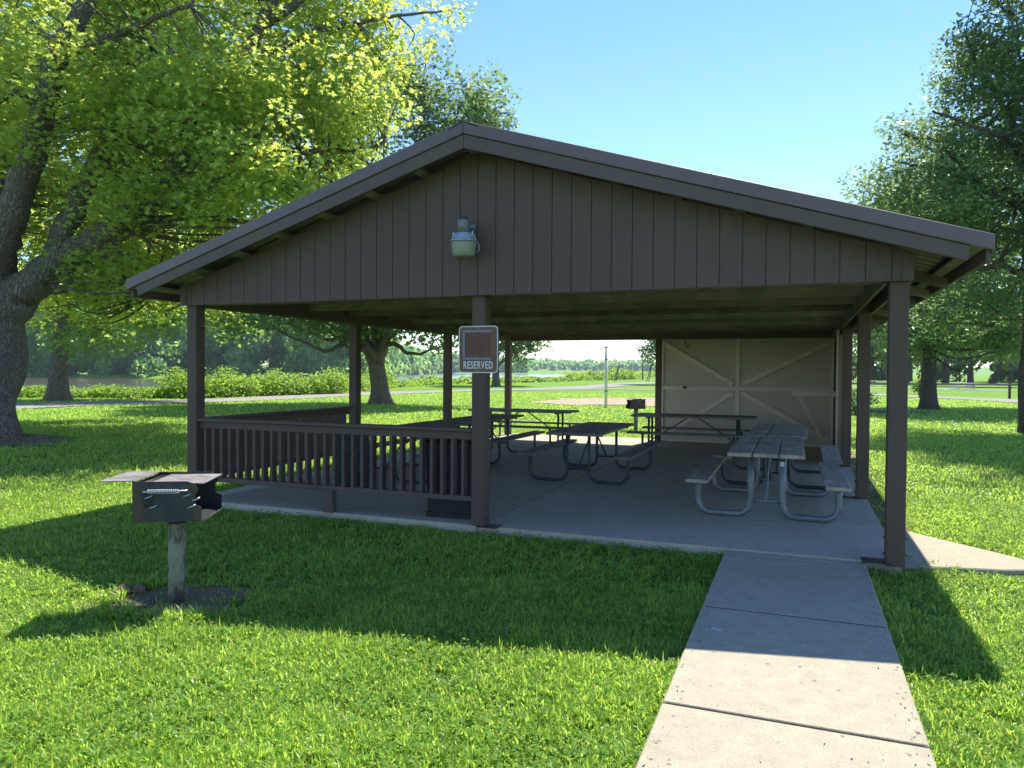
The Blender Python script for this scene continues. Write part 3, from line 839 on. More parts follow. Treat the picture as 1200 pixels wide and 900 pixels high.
# --- oaks at right
p4 = gnd(1197, 508); t4 = 21.8
make_tree('oak_tree', (p4[0]+0.35, p4[1], GZ-0.05), 'tall near oak at the right with its dark trunk cut by the picture edge', 'tree', None,
          [(p4[0]+0.35, p4[1], GZ-0.05), at(1208, 450, t4), at(1212, 380, t4), at(1210, 280, t4), at(1212, 150, t4), at(1215, 20, t4)], 0.36, 0.16,
          [([at(1210, 330, t4), at(1170, 312, t4-0.5), at(1130, 316, t4-1), at(1090, 305, t4-1.3)], 0.11, 0.03), ([at(1211, 250, t4), at(1160, 225, t4), at(1110, 200, t4), at(1050, 190, t4)], 0.13, 0.03),
           ([at(1212, 180, t4), at(1180, 130, t4), at(1150, 80, t4), at(1130, 40, t4)], 0.10, 0.03), ([at(1212, 230, t4), at(1190, 170, t4-1), at(1150, 150, t4-2), at(1090, 130, t4-2)], 0.10, 0.03)],
          [(at(1190, 90, 22), (2.3, 3.2, 3.0), 1.1), (at(1105, 235, 22), (2.0, 2.4, 1.7), 1.2), (at(1055, 240, 22), (1.25, 1.6, 1.25), 1.5), (at(1200, 215, 22), (2.6, 3.5, 2.6)), (at(1150, 60, 22), (1.0, 1.6, 1.2), 1.3),
           (at(1185, 345, 22), (2.1, 2.8, 1.1), 1.0), (at(1110, 365, 23), (1.7, 2.0, 0.9), 1.0), (at(1085, 160, 22), (1.2, 1.5, 1.1), 1.2), (at(1230, -100, 22), (3.2, 3.5, 3.2), 0.8), (at(1310, 150, 22), (3, 4, 5), 0.5)],
          nclus=560, leaves_per=105, cl_r=0.55, leaf=0.14, shape=LEAF_OAK, mat='oak', barkm='bark2', seed=31, flare=0.6, auto_limbs=14, shell=0.3, flat=0.7)
p5 = gnd(1088, 480); t5 = 36.1
make_tree('oak_tree', (p5[0], p5[1], GZ-0.05), 'dark trunked oak on the shaded lawn just right of the front corner post', 'tree', None,
          [(p5[0], p5[1], GZ-0.05), at(1088, 450, t5), at(1089, 420, t5), at(1091, 360, t5), at(1095, 260, t5)], 0.36, 0.24, None,
          [(at(1090, 330, 36), (4.2, 4.5, 3.0)), (at(1110, 220, 37), (4.0, 4, 4.0)), (at(1150, 385, 36), (3.6, 3.5, 1.3)), (at(1085, 395, 36), (2.6, 3, 0.9)), (at(1190, 340, 38), (3.5, 4, 3.5)), (at(1040, 375, 36), (1.8, 2.5, 1.4))],
          nclus=430, leaves_per=75, cl_r=0.85, leaf=0.22, shape=LEAF_OAK, mat='oak', barkm='bark2', seed=33, flare=0.8, auto_limbs=16, shell=0.3)

# --- lone trees far across the lawn, seen through the back opening
p6 = gnd(581, 452.2); t6 = float((p6-CAM)@_F)
make_tree('lawn_tree', (p6[0], p6[1], GZ-0.05), 'distant dark tree on the lawn just right of the reserved sign', 'tree', None,
          [(p6[0], p6[1], GZ-0.05), at(581, 440, t6), at(581, 425, t6), at(582, 390, t6)], 0.45, 0.3, None,
          [(at(582, 385, t6), (5.5, 5, 3.4)), (at(610, 395, t6), (3.4, 3.5, 3.0)), (at(590, 350, t6), (5, 5, 4)), (at(620, 412, t6), (1.6, 2, 1.2))], nclus=170, leaves_per=60, cl_r=1.1, leaf=0.36, mat='oak', seed=41, auto_limbs=9, flare=0.5)
p7 = gnd(790, 450.8); t7 = float((p7-CAM)@_F)
make_tree('lawn_tree', (p7[0], p7[1], GZ-0.05), 'distant dark tree peeking out left of the back wall post', 'tree', None,
          [(p7[0], p7[1], GZ-0.05), at(790, 440, t7), at(790, 425, t7), at(790, 390, t7)], 0.45, 0.3, None,
          [(at(786, 405, t7), (4.8, 5, 3.4)), (at(775, 418, t7), (3.0, 4, 2.0)), (at(800, 370, t7), (6, 5, 4))], nclus=150, leaves_per=60, cl_r=1.1, leaf=0.36, mat='oak', seed=43, auto_limbs=9, flare=0.5)

# --- park trees in the right background
bgt = [(1108, 450.2, 1.0), (1137, 453.2, 0.85), (1163, 449.8, 1.0), (1066, 450.5, 0.9), (1022, 449.5, 0.9), (1205, 451, 1.1), (1185, 448.5, 0.9), (1045, 448.5, 0.8)]
labs = ['park tree with a stout trunk behind the white picnic table', 'nearer slim trunked park tree to the right of the white picnic table', 'park tree with a slanting trunk beyond the rail barrier',
        'park tree hidden partly by the front corner post', 'park tree seen in the gap between the right hand posts', 'park tree at the far right edge of the lawn', 'farthest park tree behind the rail post', 'faint park tree behind the gap of the right posts']
for i, (u, v, s) in enumerate(bgt):
    p = gnd(u, v); t = float((p-CAM)@_F); q = lambda du, h: p+_R*du+np.array([0, 0, h])
    lean = 1.6 if i == 2 else 0.0
    make_tree('park_tree', (p[0], p[1], GZ-0.05), labs[i], 'tree', 'park trees in the right background',
              [(p[0], p[1], GZ-0.05), q(0.3*lean, 1.5), q(lean*0.8, 3.2), q(lean, 7)], 0.5*s, 0.3*s, None,
              [(q(0, 7.5*s), (7*s, 6*s, 3.8*s)), (q(-2, 11*s), (6*s, 5*s, 4*s)), (q(3, 9*s), (6*s, 6*s, 4*s))], nclus=110, leaves_per=42, cl_r=1.5, leaf=0.55, mat='oak', barkm='bark2', seed=60+i, auto_limbs=5, flare=0.7, twigs=False)

# --- masses of far wood (nobody could count these)
def wood_mass(name, label, pts, height, depth, n, leaf, seed, mat='wood_far', zb=None, bumps=1.0, dens=1.0):
    """pts: world polyline of the wood's front edge"""
    g = np.random.default_rng(seed)
    P = np.array(pts, float)[:, :2]; seg = np.linalg.norm(np.diff(P, axis=0), axis=1); cum = np.r_[0, np.cumsum(seg)]; L = cum[-1]
    # tree tops
    nt_ = int(dens*L/(height*0.26))
    s = (np.arange(nt_)+g.random(nt_))*L/nt_
    hh = height*(0.68+0.44*g.random(nt_)**1.3); dd = depth*g.random(nt_); rr = height*(0.22+0.16*g.random(nt_))
    allC = []; allD = []
    per = n//nt_
    for k in range(nt_):
        x = np.interp(s[k], cum, P[:, 0]); y = np.interp(s[k], cum, P[:, 1])
        back = np.array([x, y])-CAM[:2]; back /= np.linalg.norm(back)
        cx, cy_ = np.array([x, y])+back*(dd[k]+rr[k])
        z0 = float(terrain(np.array(cx), np.array(cy_))) if zb is None else zb
        # several lobes per tree
        nl = 10
        for _ in range(nl):
            th = g.uniform(0, 6.28); hz = g.uniform(0.03, 0.86)*hh[k]
            wid = rr[k]*math.sqrt(max(0.05, 1-(hz/hh[k]-0.35)**2*1.8))
            c = np.array([cx+math.cos(th)*wid*0.65, cy_+math.sin(th)*wid*0.65, z0+hz])
            m = per//nl
            d = g.normal(0, 1, (m, 3)); d /= np.linalg.norm(d, axis=1)[:, None]
            lr = rr[k]*(0.38+0.3*g.random())
            allD.append(d); allC.append(c+d*lr*(0.75+0.35*g.random((m, 1)))*np.array([1, 1, 0.8]))
    C = np.concatenate(allC, 0)
    C[:, 2] = np.maximum(C[:, 2], (zb if zb is not None else -2.0))
    S = leaf*(0.6+0.8*g.random(len(C)))
    o = leaves(name, C, S, LEAF_OVAL*1.3, M[mat], g, 0.4, None, np.concatenate(allD, 0))
    tag(o, label, 'woods', kind='stuff'); return o

def arc(a0, a1, dist, n=14):
    out = []
    for a in np.linspace(a0, a1, n):
        d = np.interp(a, *dist) if isinstance(dist, tuple) else dist
        t = math.radians(a)-YAW; rr = d/max(0.3, math.cos(math.radians(a)))
        out.append((CAM[0]+rr*math.sin(t), CAM[1]+rr*math.cos(t)))
    return out
wood_mass('riverside_woods', 'wooded far bank of the river behind the left trees', arc(-46, -10.5, ([-46, -13, -10.5], [278, 281, 350])), 31, 30, 230000, 1.35, 3, zb=-1.2, dens=1.7)
wood_mass('river_bend_woods', 'hazy wooded far bank where the river bends away', arc(-10.8, 1, ([-10.8, -8, -5, 1], [430, 700, 1010, 1080])), 27, 60, 26000, 4.2, 4, zb=-1.0)
wood_mass('hill_woods', 'hazy blue green wooded hills along the horizon', arc(-14, 26, 1300, 24), 15, 380, 90000, 4.5, 6, dens=3.0)
wood_mass('right_woods', 'dark belt of woods closing the park at the right', arc(13.5, 44, ([13.5, 22, 44], [330, 170, 150])), 17, 14, 50000, 1.0, 7, mat='oak')

# --- tall weeds along the near river bank
def weeds():
    g = np.random.default_rng(77)
    C = []; S = []
    n = 5200
    a = g.uniform(-40, 12.5, n)
    for i in range(n):
        nb = np.interp(a[i], PHI, NEARB)
        d = nb-1.5+abs(g.normal(0, 3.0))
        big = 0.5+0.5*math.sin(a[i]*1.7)+0.4*math.sin(a[i]*4.1+1)
        h = (1.0+0.6*big)*(0.6+0.55*g.random())
        if a[i] > -12: h *= 1.25
        if a[i] < -25: h *= 0.42
        if -9.6 < a[i] < 6: h *= 0.36 if a[i] < 4.5 else 0.6
        t = math.radians(a[i])-YAW; rr = d/math.cos(math.radians(a[i]))
        x = CAM[0]+rr*math.sin(t); y = CAM[1]+rr*math.cos(t)
        m = 34 if rr < 80 else 20
        z0 = float(terrain(np.array(x), np.array(y)))
        w_ = 0.42*(1 if rr < 80 else 1.8)
        c = g.normal(0, 1, (m, 3))*np.array([w_, w_, 0])+np.array([x, y, z0])
        c[:, 2] += h*g.random(m)**0.8*(1 if rr < 80 else 1.2)
        C.append(c); S.append(np.full(m, 0.15 if rr < 60 else (0.22 if rr < 90 else 0.42)))
    C = np.concatenate(C); S = np.concatenate(S)*(0.6+0.8*g.random(len(C)))
    o = leaves('riverbank_weeds', C, S, LEAF_OVAL, M['weed'], g, 0.3)
    tag(o, 'bright green waist high weeds along the near river bank', 'weeds', kind='stuff')
weeds()
# small bush by the oak
def bush(p, r, h, label, seed, leaf=0.1, mat='weed'):
    g = np.random.default_rng(seed)
    root = empty('small_bush', (p[0], p[1], GZ)); tag(root, label, 'bush')
    st = MB()
    for k in range(7):
        a = g.uniform(0, 6.28); e = Vector((math.cos(a)*r*0.6, math.sin(a)*r*0.6, h*0.8))
        st.tube([(0, 0, -0.02), tuple(e*0.5+Vector((0, 0, 0.1))), tuple(e)], [0.02, 0.013, 0.005], 5)
    st.build('stem', M['bark2'], root)
    n = 900; c = g.normal(0, 1, (n, 3)); c /= np.linalg.norm(c, axis=1)[:, None]; c *= (0.4+0.65*g.random((n, 1)))
    c = c*np.array([r, r, h*0.5])+np.array([0, 0, h*0.55])
    leaves('foliage', c, leaf*(0.6+0.8*g.random(n)), LEAF_OVAL, M[mat], g, 0.3, root)
bush(gnd(1077, 462), 0.7, 1.3, 'small leafy sapling beyond the road left of the near oak trunk', 4, 0.14)
bush(gnd(1003, 486), 0.9, 1.1, 'low bush in the gap between the two rear right posts', 6, 0.12, 'oak')

# ================================================================== PAVILION
W = 7.87; D = 10.67; H = 2.44; XM = 3.92; XR = W/2; PW = 0.15
OV = 0.52; EV = 0.60; HA = 4.136; SL = (4.136-2.735)/(XR+EV)
def rz(x, off=0.0): return HA-SL*abs(x-XR)+off
pav = empty('picnic_pavilion', (0, 0, 0))
tag(pav, 'brown open sided picnic pavilion with low gable metal roof on square posts', 'pavilion')

posts = []
for y in (0, D/3, 2*D/3, D):
    posts += [(0, y), (W, y)]
posts += [(XM, 0), (XM, D)]
for i, (x, y) in enumerate(posts):
    mb = MB(); mb.bb(x-PW/2, x+PW/2, y-PW/2, y+PW/2, 0.008 if x < 7.8 or y > 0.1 else -0.02, H+0.24)
    po = mb.build('post', M['post'], pav, bevel=0.006)
    pl = MB()
    s = 1 if x < 4 else -1
    ox = 0.10 if x < W-1 else -0.13
    if x == XM: ox = 0.12
    pl.bb(x+ox-0.13, x+ox+0.10, y-0.10, y+0.10, 0.0005, 0.006)
    pl.build('base_plate', M['grill'], po, bevel=0.002)
    for zz in (0.08, 0.22):
        bt = MB(); bt.tube([(x-0.095, y-0.02, zz), (x+0.095, y-0.02, zz)], 0.009, 6)
        bt.build('bolt', M['grill'], po)

# side beams: doubled planks either side of the posts, notched between trusses
for xc in (0, W):
    for sgn in (-1, 1):
        mb = MB(); xx = xc+sgn*(PW/2+0.021)
        mb.bb(xx-0.019, xx+0.019, 0.03, D-0.03, H, H+0.24)
        mb.build('side_beam', M['fascia'], pav, bevel=0.003)
# front and rear headers behind the siding
for yc in (0, D):
    for sgn in (-1, 1):
        mb = MB(); yy = yc+sgn*(PW/2+0.021)
        if yc == 0: mb.bb(0.12, W-0.12, yy-0.019, yy+0.019, H+0.012, H+0.23)
        else: mb.bb(0.12, W-0.12, yy-0.019, yy+0.019, H, H+0.24)
        mb.build('header_beam', M['fascia'] if yc else M['raw'], pav, bevel=0.003)
# trusses
ntr = 10
for k in range(1, ntr):
    y = D*k/ntr
    if abs(y-D/3) < 0.2: y += 0.18
    if abs(y-2*D/3) < 0.2: y += 0.18
    mb = MB(); t2 = 0.019
    xa, xb = 0.105, W-0.105
    mb.bb(xa, xb, y-t2, y+t2, H+0.105, H+0.238)
    for sgn in (-1, 1):
        xe = XR+sgn*(XR+EV-0.06)
        za = HA-0.17; ze = rz(xe)-0.17
        mb.prism([(XR, za), (XR, za-0.10), (xe, ze-0.10), (xe, ze)] if sgn > 0 else [(XR-0.0005, za), (xe, ze), (xe, ze-0.10), (XR-0.0005, za-0.10)], 'y', y-t2-0.0, y+t2)
        mb.bar((XR+sgn*1.3, y+0.04, H+0.23), (XR+sgn*0.04, y+0.04, HA-0.22), 0.036, 0.085, up=(0, 1, 0))
        mb.bar((XR+sgn*1.32, y+0.04, H+0.23), (XR+sgn*2.0, y+0.04, rz(XR+sgn*2.0)-0.22), 0.036, 0.085, up=(0, 1, 0))
    mb.build('truss', M['raw'], pav, bevel=0.002)
# purlins run front to back and show under the rake overhang
np_ = 8
for sgn in (-1, 1):
    for k in range(np_):
        xx = XR+sgn*(0.10+k*(XR+EV-0.20)/(np_-1))
        z = rz(xx)
        ang = math.atan(SL)*(-sgn if False else 1)
        Mx = Matrix.Rotation(math.atan(SL)*sgn, 3, 'Y')
        mb = MB(); mb.box((xx, D/2, z-0.105), (0.09, D+2*OV-0.09, 0.038), M=Mx)
        mb.build('purlin', M['rawy'], pav)
# roof sheets: ribbed metal
for sgn in (-1, 1):
    mb = MB()
    y0, y1 = -OV+0.03, D+OV-0.03
    nr = int((y1-y0)/0.23)
    prof = []
    for i in range(nr):
        a = y0+(y1-y0)*i/nr; b = y0+(y1-y0)*(i+1)/nr; m_ = (a+b)/2
        prof += [(a, 0), (m_-0.03, 0), (m_-0.015, 0.02), (m_+0.015, 0.02), (m_+0.03, 0)]
    prof.append((y1, 0))
    x0 = XR+sgn*0.01; x1 = XR+sgn*(XR+EV)
    vsx = []; n = len(prof)
    for (yy, h) in prof: vsx.append((x0, yy, rz(x0)-0.045+h))
    for (yy, h) in prof: vsx.append((x1, yy, rz(x1)-0.045+h))
    for (yy, h) in prof: vsx.append((x0, yy, rz(x0)-0.053+h))
    for (yy, h) in prof: vsx.append((x1, yy, rz(x1)-0.053+h))
    fs = []
    for i in range(n-1):
        fs.append((i, i+1, n+i+1, n+i)); fs.append((2*n+i, 3*n+i, 3*n+i+1, 2*n+i+1))
        fs.append((n+i, n+i+1, 3*n+i+1, 3*n+i))
    mb.add(vsx, fs)
    mb.build('roof_panel', M['roof'], pav)
    # decking boards under the sheet between the purlins
mb = MB(); mb.prism([(XR-0.16, rz(XR-0.16)-0.02), (XR, HA-0.002), (XR+0.16, rz(XR+0.16)-0.02), (XR+0.16, rz(XR+0.16)-0.03), (XR, HA-0.014), (XR-0.16, rz(XR-0.16)-0.03)], 'y', -OV+0.0, D+OV)
mb.build('ridge_cap', M['trim'], pav)
# rake trim and fascia, both ends, both slopes
for yc, s in ((-OV, -1), (D+OV, 1)):
    for sgn in (-1, 1):
        xe = XR+sgn*(XR+EV); xa = XR+sgn*0.0015
        za, ze = HA, rz(xe)
        # folded metal trim: face, bottom lip
        mb = MB()
        pr = lambda t0, t1: [(xa, za-t0), (xe, ze-t0), (xe, ze-t1), (xa, za-t1)]
        ya, yb = sorted((yc, yc-s*0.055))
        mb.prism(pr(0.0, 0.125), 'y', ya, yb)
        mb.build('rake_trim', M['trim'], pav, bevel=0.006)
        mb = MB()
        xe2 = XR+sgn*(XR+EV-0.16); ze2 = rz(xe2)
        ya, yb = sorted((yc-s*0.018, yc-s*0.056))
        mb.prism([(xa, za-0.129), (xe2, ze2-0.129), (xe2-sgn*0.015, ze2-0.265+0.02), (xa, za-0.265)], 'y', ya, yb)
        mb.build('rake_fascia', M['fascia'], pav, bevel=0.004)
for sgn in (-1, 1):
    xe = XR+sgn*(XR+EV-0.025)
    mb = MB(); mb.box((xe, D/2, rz(xe)-0.145), (0.036, D+2*OV-0.16, 0.13)); mb.build('eave_fascia', M['fascia'], pav, bevel=0.003)
    mb = MB(); mb.box((xe+sgn*0.024, D/2, rz(xe)-0.10), (0.006, D+2*OV-0.13, 0.10)); mb.build('eave_trim', M['trim'], pav)

# gable siding with vertical grooves
def siding(y, s):
    mb = MB()
    x0, x1 = -0.10, W+0.10
    step = 0.2035; gw = 0.0065; th = 0.014
    zt = lambda x: rz(x)-0.215
    yb = y; yf = y+s*th
    x = x0; k = 0
    xs_ = [x0]
    xx = XR-step*20
    while xx < x1:
        if xx > x0+0.03 and xx < x1-0.03: xs_.append(xx)
        xx += step
    xs_.append(x1)
    for a, b in zip(xs_[:-1], xs_[1:]):
        a2, b2 = a+gw/2, b-gw/2
        ya, yc_ = sorted((yb, yf))
        poly = [(a2, H), (b2, H), (b2, zt(b2))]
        if a2 < XR < b2: poly.append((XR, zt(XR)))
        poly.append((a2, zt(a2)))
        mb.prism(poly, 'y', ya, yc_)
    ya, yc_ = sorted((yb-s*0.008, yb-s*0.001))
    poly = [(x0, H+0.004), (x1, H+0.004), (x1, zt(x1)), (XR, zt(XR)), (x0, zt(x0))]
    mb.prism(poly, 'y', ya, yc_)
    mb.build('gable_siding', M['brown'], pav, bevel=0.002)
    for xc in (x0+0.045, x1-0.045):
        c = MB(); ya, yc_ = sorted((yf, yf+s*0.018)); 
        c.prism([(xc-0.045, H-0.002), (xc+0.045, H-0.002), (xc+0.045, zt(xc+0.045)-0.01), (xc-0.045, zt(xc-0.045)-0.01)], 'y', ya, yc_)
        c.build('corner_board', M['brown'], pav, bevel=0.003)
siding(-PW/2-0.052, -1)
siding(D+PW/2+0.052, 1)

# railings (front left bay and left side front bay)
def railing(p0, p1, stub=None):
    p0 = Vector(p0); p1 = Vector(p1); d = (p1-p0).normalized(); L = (p1-p0).length; n = Vector((-d.y, d.x, 0))
    top = MB(); top.bar(p0+Vector((0, 0, 1.02)), p1+Vector((0, 0, 1.02)), 0.14, 0.036)
    top.bar(p0+n*0+Vector((0, 0, 0.955)), p1+Vector((0, 0, 0.955)), 0.036, 0.085)
    rail = top.build('railing', M['brown'], pav, bevel=0.004)
    bo = MB(); bo.bar(p0+Vector((0, 0, 0.285)), p1+Vector((0, 0, 0.285)), 0.10, 0.055); bo.build('bottom_rail', M['brown'], rail, bevel=0.003)
    k = 0; s = 0.11
    first = None
    while s < L-0.06:
        c = p0+d*s
        if first is None:
            b = MB(); b.box((0, 0, 0), (0.036, 0.085, 0.598), rz=math.atan2(d.y, d.x)); first = b.build('baluster', M['brown'], rail, bevel=0.002)
            o = first
        else:
            o = first.copy(); col.objects.link(o); o.parent = rail
        o.location = (c.x, c.y, 0.6125)
        s += 0.1265
    if stub:
        st = MB(); st.bb(stub-0.07, stub+0.07, -0.045, 0.045, 0.001, 0.256); st.build('rail_post', M['brown'], rail, bevel=0.004)
railing((PW/2+0.002, 0, 0), (XM-PW/2-0.002, 0, 0), 2.0)
railing((0, PW/2+0.002, 0), (0, D/3-PW/2-0.09, 0))

# cream storage wall in the back right bay
wall = MB(); yb = D-0.03
wall.bb(XM+PW/2+0.004, W-PW/2-0.004, yb, yb+0.02, 0.02, H-0.003)
wo = wall.build('back_wall', M['cream'], pav)
xa, xb = XM+PW/2+0.006, W-PW/2-0.008; xm = 5.75
fr = []
def brace(name, fn, mat='creamf'):
    mb = MB(); fn(mb); mb.build(name, M[mat], wo, bevel=0.003)
yf = yb-0.021
brace('stud', lambda m: m.bb(xm-0.045, xm+0.045, yf-0.019, yf+0.019, 0.05, H-0.005))
for x in (xa+0.02, xb-0.02):
    brace('stud', lambda m, x=x: m.bb(x-0.02, x+0.02, yf-0.019, yf+0.019, 0.05, H-0.005))
zr = 1.28
brace('mid_rail', lambda m: m.bb(xa+0.041, xm-0.046, yf-0.019, yf+0.019, zr-0.045, zr+0.045))
brace('mid_rail', lambda m: m.bb(xm+0.046, xb-0.041, yf-0.019, yf+0.019, zr-0.045, zr+0.045))
brace('sill_board', lambda m: m.bb(xa, xb, yf-0.024, yf+0.014, 0.001, 0.049))
for (x1, z1, x2, z2) in ((xa+0.06, H-0.10, xm-0.10, zr+0.10), (xm+0.10, zr+0.10, xb-0.06, H-0.10), (xm-0.10, zr-0.10, xa+0.06, 0.14), (xm+0.10, zr-0.10, xb-0.06, 0.14)):
    brace('diagonal_brace', lambda m: m.bar((x1, yf-0.002, z1), (x2, yf-0.002, z2), 0.05, 0.10, up=(0, 0, 1)))
# thicker board and knee brace at the right end
brace('front_board', lambda m: m.bb(6.95, W-0.09, 8.3, 8.34, 1.20, 1.30), 'cream')
brace('knee_brace', lambda m: m.bar((7.1, 8.36, 1.19), (7.55, 8.9, 0.35), 0.035, 0.09))
brace('side_stud', lambda m: m.bb(W-0.17, W-0.13, D*2/3+0.12, D*2/3+0.21, 0.0, H))
brace('side_panel', lambda m: m.bb(W-0.012, W+0.006, D*2/3+0.08, D-0.08, 0.02, H-0.003), 'cream')
brace('peg', lambda m: m.box((4.55, yf-0.05, zr+0.01), (0.07, 0.05, 0.06)), 'black')
brace('hook', lambda m: m.tube([(4.55, yf-0.03, 2.40), (4.57, yf-0.05, 2.3), (4.62, yf-0.05, 2.24), (4.64, yf-0.05, 2.30)], 0.012, 6), 'grill')

# ================================================================== PICNIC TABLES
def make_table(pipe_r=0.03, pipemat='galv', plankmat='plank', seed=0, length=2.42):
    """long axis along local Y, origin on the floor at the centre"""
    r_ = random.Random(seed)
    root = empty('picnic_table')
    hl = length/2
    for k, x in enumerate((-0.275, 0, 0.275)):
        mb = MB(); o = r_.uniform(-0.012, 0.012)
        mb.bb(x-0.129, x+0.129, -hl+o, hl+o, 0.722, 0.765)
        mb.build('tabletop', M[plankmat], root, bevel=0.006)
    for sx in (-1, 1):
        mb = MB(); o = r_.uniform(-0.012, 0.012)
        mb.bb(sx*0.735-0.125, sx*0.735+0.125, -hl+o, hl+o, 0.405, 0.445)
        mb.build('seat', M[plankmat], root, bevel=0.006)
    for sy in (-1, 1):
        y = sy*(hl-0.32)
        for sx in (-1, 1):
            r = pipe_r
            xi, xo = sx*0.17, sx*0.755
            pts = [(xi, y, 0.70), (xi, y, 0.30), (xi, y, 0.17+r)]
            rad = 0.14
            for a in (20, 45, 70, 90):
                pts.append((xi+sx*(rad-rad*math.cos(R(a))), y, r+rad-rad*math.sin(R(a))))
            for a in (90, 70, 45, 20, 0):
                pts.append((xo-sx*(rad-rad*math.cos(R(a))), y, r+rad-rad*math.sin(R(a))))
            pts.append((xo, y, 0.30)); pts.append((xo, y, 0.388))
            mb = MB(); mb.tube(pts, r, 12); mb.build('leg', M[pipemat], root)
        br = MB()
        br.box((0, y, 0.7075), (0.74, 0.045, 0.028)); br.build('top_bracket', M[pipemat], root)
        for sx in (-1, 1):
            sb = MB(); sb.box((sx*0.735, y, 0.3965), (0.22, 0.045, 0.016)); sb.build('seat_bracket', M[pipemat], root)
        # brace from the foot of the frame up to the middle of the top
        bc = MB()
        bc.tube([(-0.14, y, 0.20), (0.14, y, 0.20)], pipe_r*0.62, 8)
        bc.tube([(0, y, 0.20), (0, sy*0.12, 0.70)], pipe_r*0.55, 8)
        bc.build('brace', M[pipemat], root)
    return root

def copy_tree(o, parent=None):
    c = o.copy(); col.objects.link(c); c.parent = parent
    for ch in list(o.children): copy_tree(ch, c)
    return c

pgal = make_table(0.036, 'galv', 'plank', 1)
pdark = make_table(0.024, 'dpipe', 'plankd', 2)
pgrey = make_table(0.024, 'dpipe', 'plank', 3)
used = set()
def place(proto, x, y, rz_, label):
    o = proto if proto not in used else copy_tree(proto)
    used.add(proto); o.location = (x, y, 0); o.rotation_euler.z = rz_
    tag(o, label, 'picnic table', 'picnic tables under the pavilion'); return o
place(pgal, 6.735, 2.50, R(0.5), 'picnic table with thick galvanised pipe legs and pale grey planks nearest the sidewalk')
place(pgrey, 6.80, 5.02, R(-0.6), 'pale planked picnic table end to end behind the galvanised legged one')
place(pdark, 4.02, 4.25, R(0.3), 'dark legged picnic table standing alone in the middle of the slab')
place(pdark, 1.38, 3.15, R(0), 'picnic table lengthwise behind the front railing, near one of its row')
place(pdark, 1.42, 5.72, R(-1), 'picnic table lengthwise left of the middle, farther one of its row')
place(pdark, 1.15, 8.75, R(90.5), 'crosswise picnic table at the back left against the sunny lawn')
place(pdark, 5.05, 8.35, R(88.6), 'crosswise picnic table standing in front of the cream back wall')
# white tag on the near galvanised leg
tg = MB(); tg.box((0.17, -0.925, 0.63), (0.045, 0.004, 0.05)); tg.build('tag', M['white'], pgal)

# ================================================================== BINS
def bin_box():
    root = empty('trash_bin', (3.42, 0.48, 0), R(2)); tag(root, 'large square black trash bin behind the railing beside the middle post', 'trash bin')
    mb = MB()
    z0, z1 = 0.02, 0.86
    mb.add([(-0.26, -0.25, z0), (0.26, -0.25, z0), (0.26, 0.25, z0), (-0.26, 0.25, z0), (-0.29, -0.28, z1), (0.29, -0.28, z1), (0.29, 0.28, z1), (-0.29, 0.28, z1)],
           [(3, 2, 1, 0), (4, 5, 6, 7), (0, 1, 5, 4), (1, 2, 6, 5), (2, 3, 7, 6), (3, 0, 4, 7)])
    mb.build('body', M['black'], root, bevel=0.015)
    mb = MB(); mb.bb(-0.31, 0.31, -0.30, 0.30, 0.862, 0.90); mb.build('rim', M['black'], root, bevel=0.01)
    mb = MB(); mb.add([(-0.29, -0.28, 0.902), (0.29, -0.28, 0.902), (0.29, 0.28, 0.902), (-0.29, 0.28, 0.902), (-0.2, -0.19, 0.985), (0.2, -0.19, 0.985), (0.2, 0.19, 0.985), (-0.2, 0.19, 0.985)],
           [(3, 2, 1, 0), (4, 5, 6, 7), (0, 1, 5, 4), (1, 2, 6, 5), (2, 3, 7, 6), (3, 0, 4, 7)]); mb.build('lid', M['black'], root, bevel=0.012)
    mb = MB(); mb.bb(-0.275, 0.275, -0.265, 0.265, 0.0005, 0.06); mb.build('base', M['black'], root, bevel=0.006)
bin_box()
def barrel():
    root = empty('waste_barrel', (1.28, 1.55, 0)); tag(root, 'teal plastic waste barrel glimpsed between the railing balusters', 'barrel')
    mb = MB(); mb.lathe([(0.2, 0.001), (0.235, 0.03), (0.245, 0.25), (0.255, 0.27), (0.245, 0.29), (0.25, 0.5), (0.26, 0.52), (0.25, 0.54), (0.24, 0.72), (0.25, 0.74), (0.22, 0.74), (0.21, 0.70)], n=28)
    mb.build('drum', M['teal'], root)
    mb = MB(); mb.lathe([(0.245, 0.735), (0.262, 0.74), (0.262, 0.765), (0.245, 0.77)], n=28); mb.build('rim', M['teal'], root)
barrel()

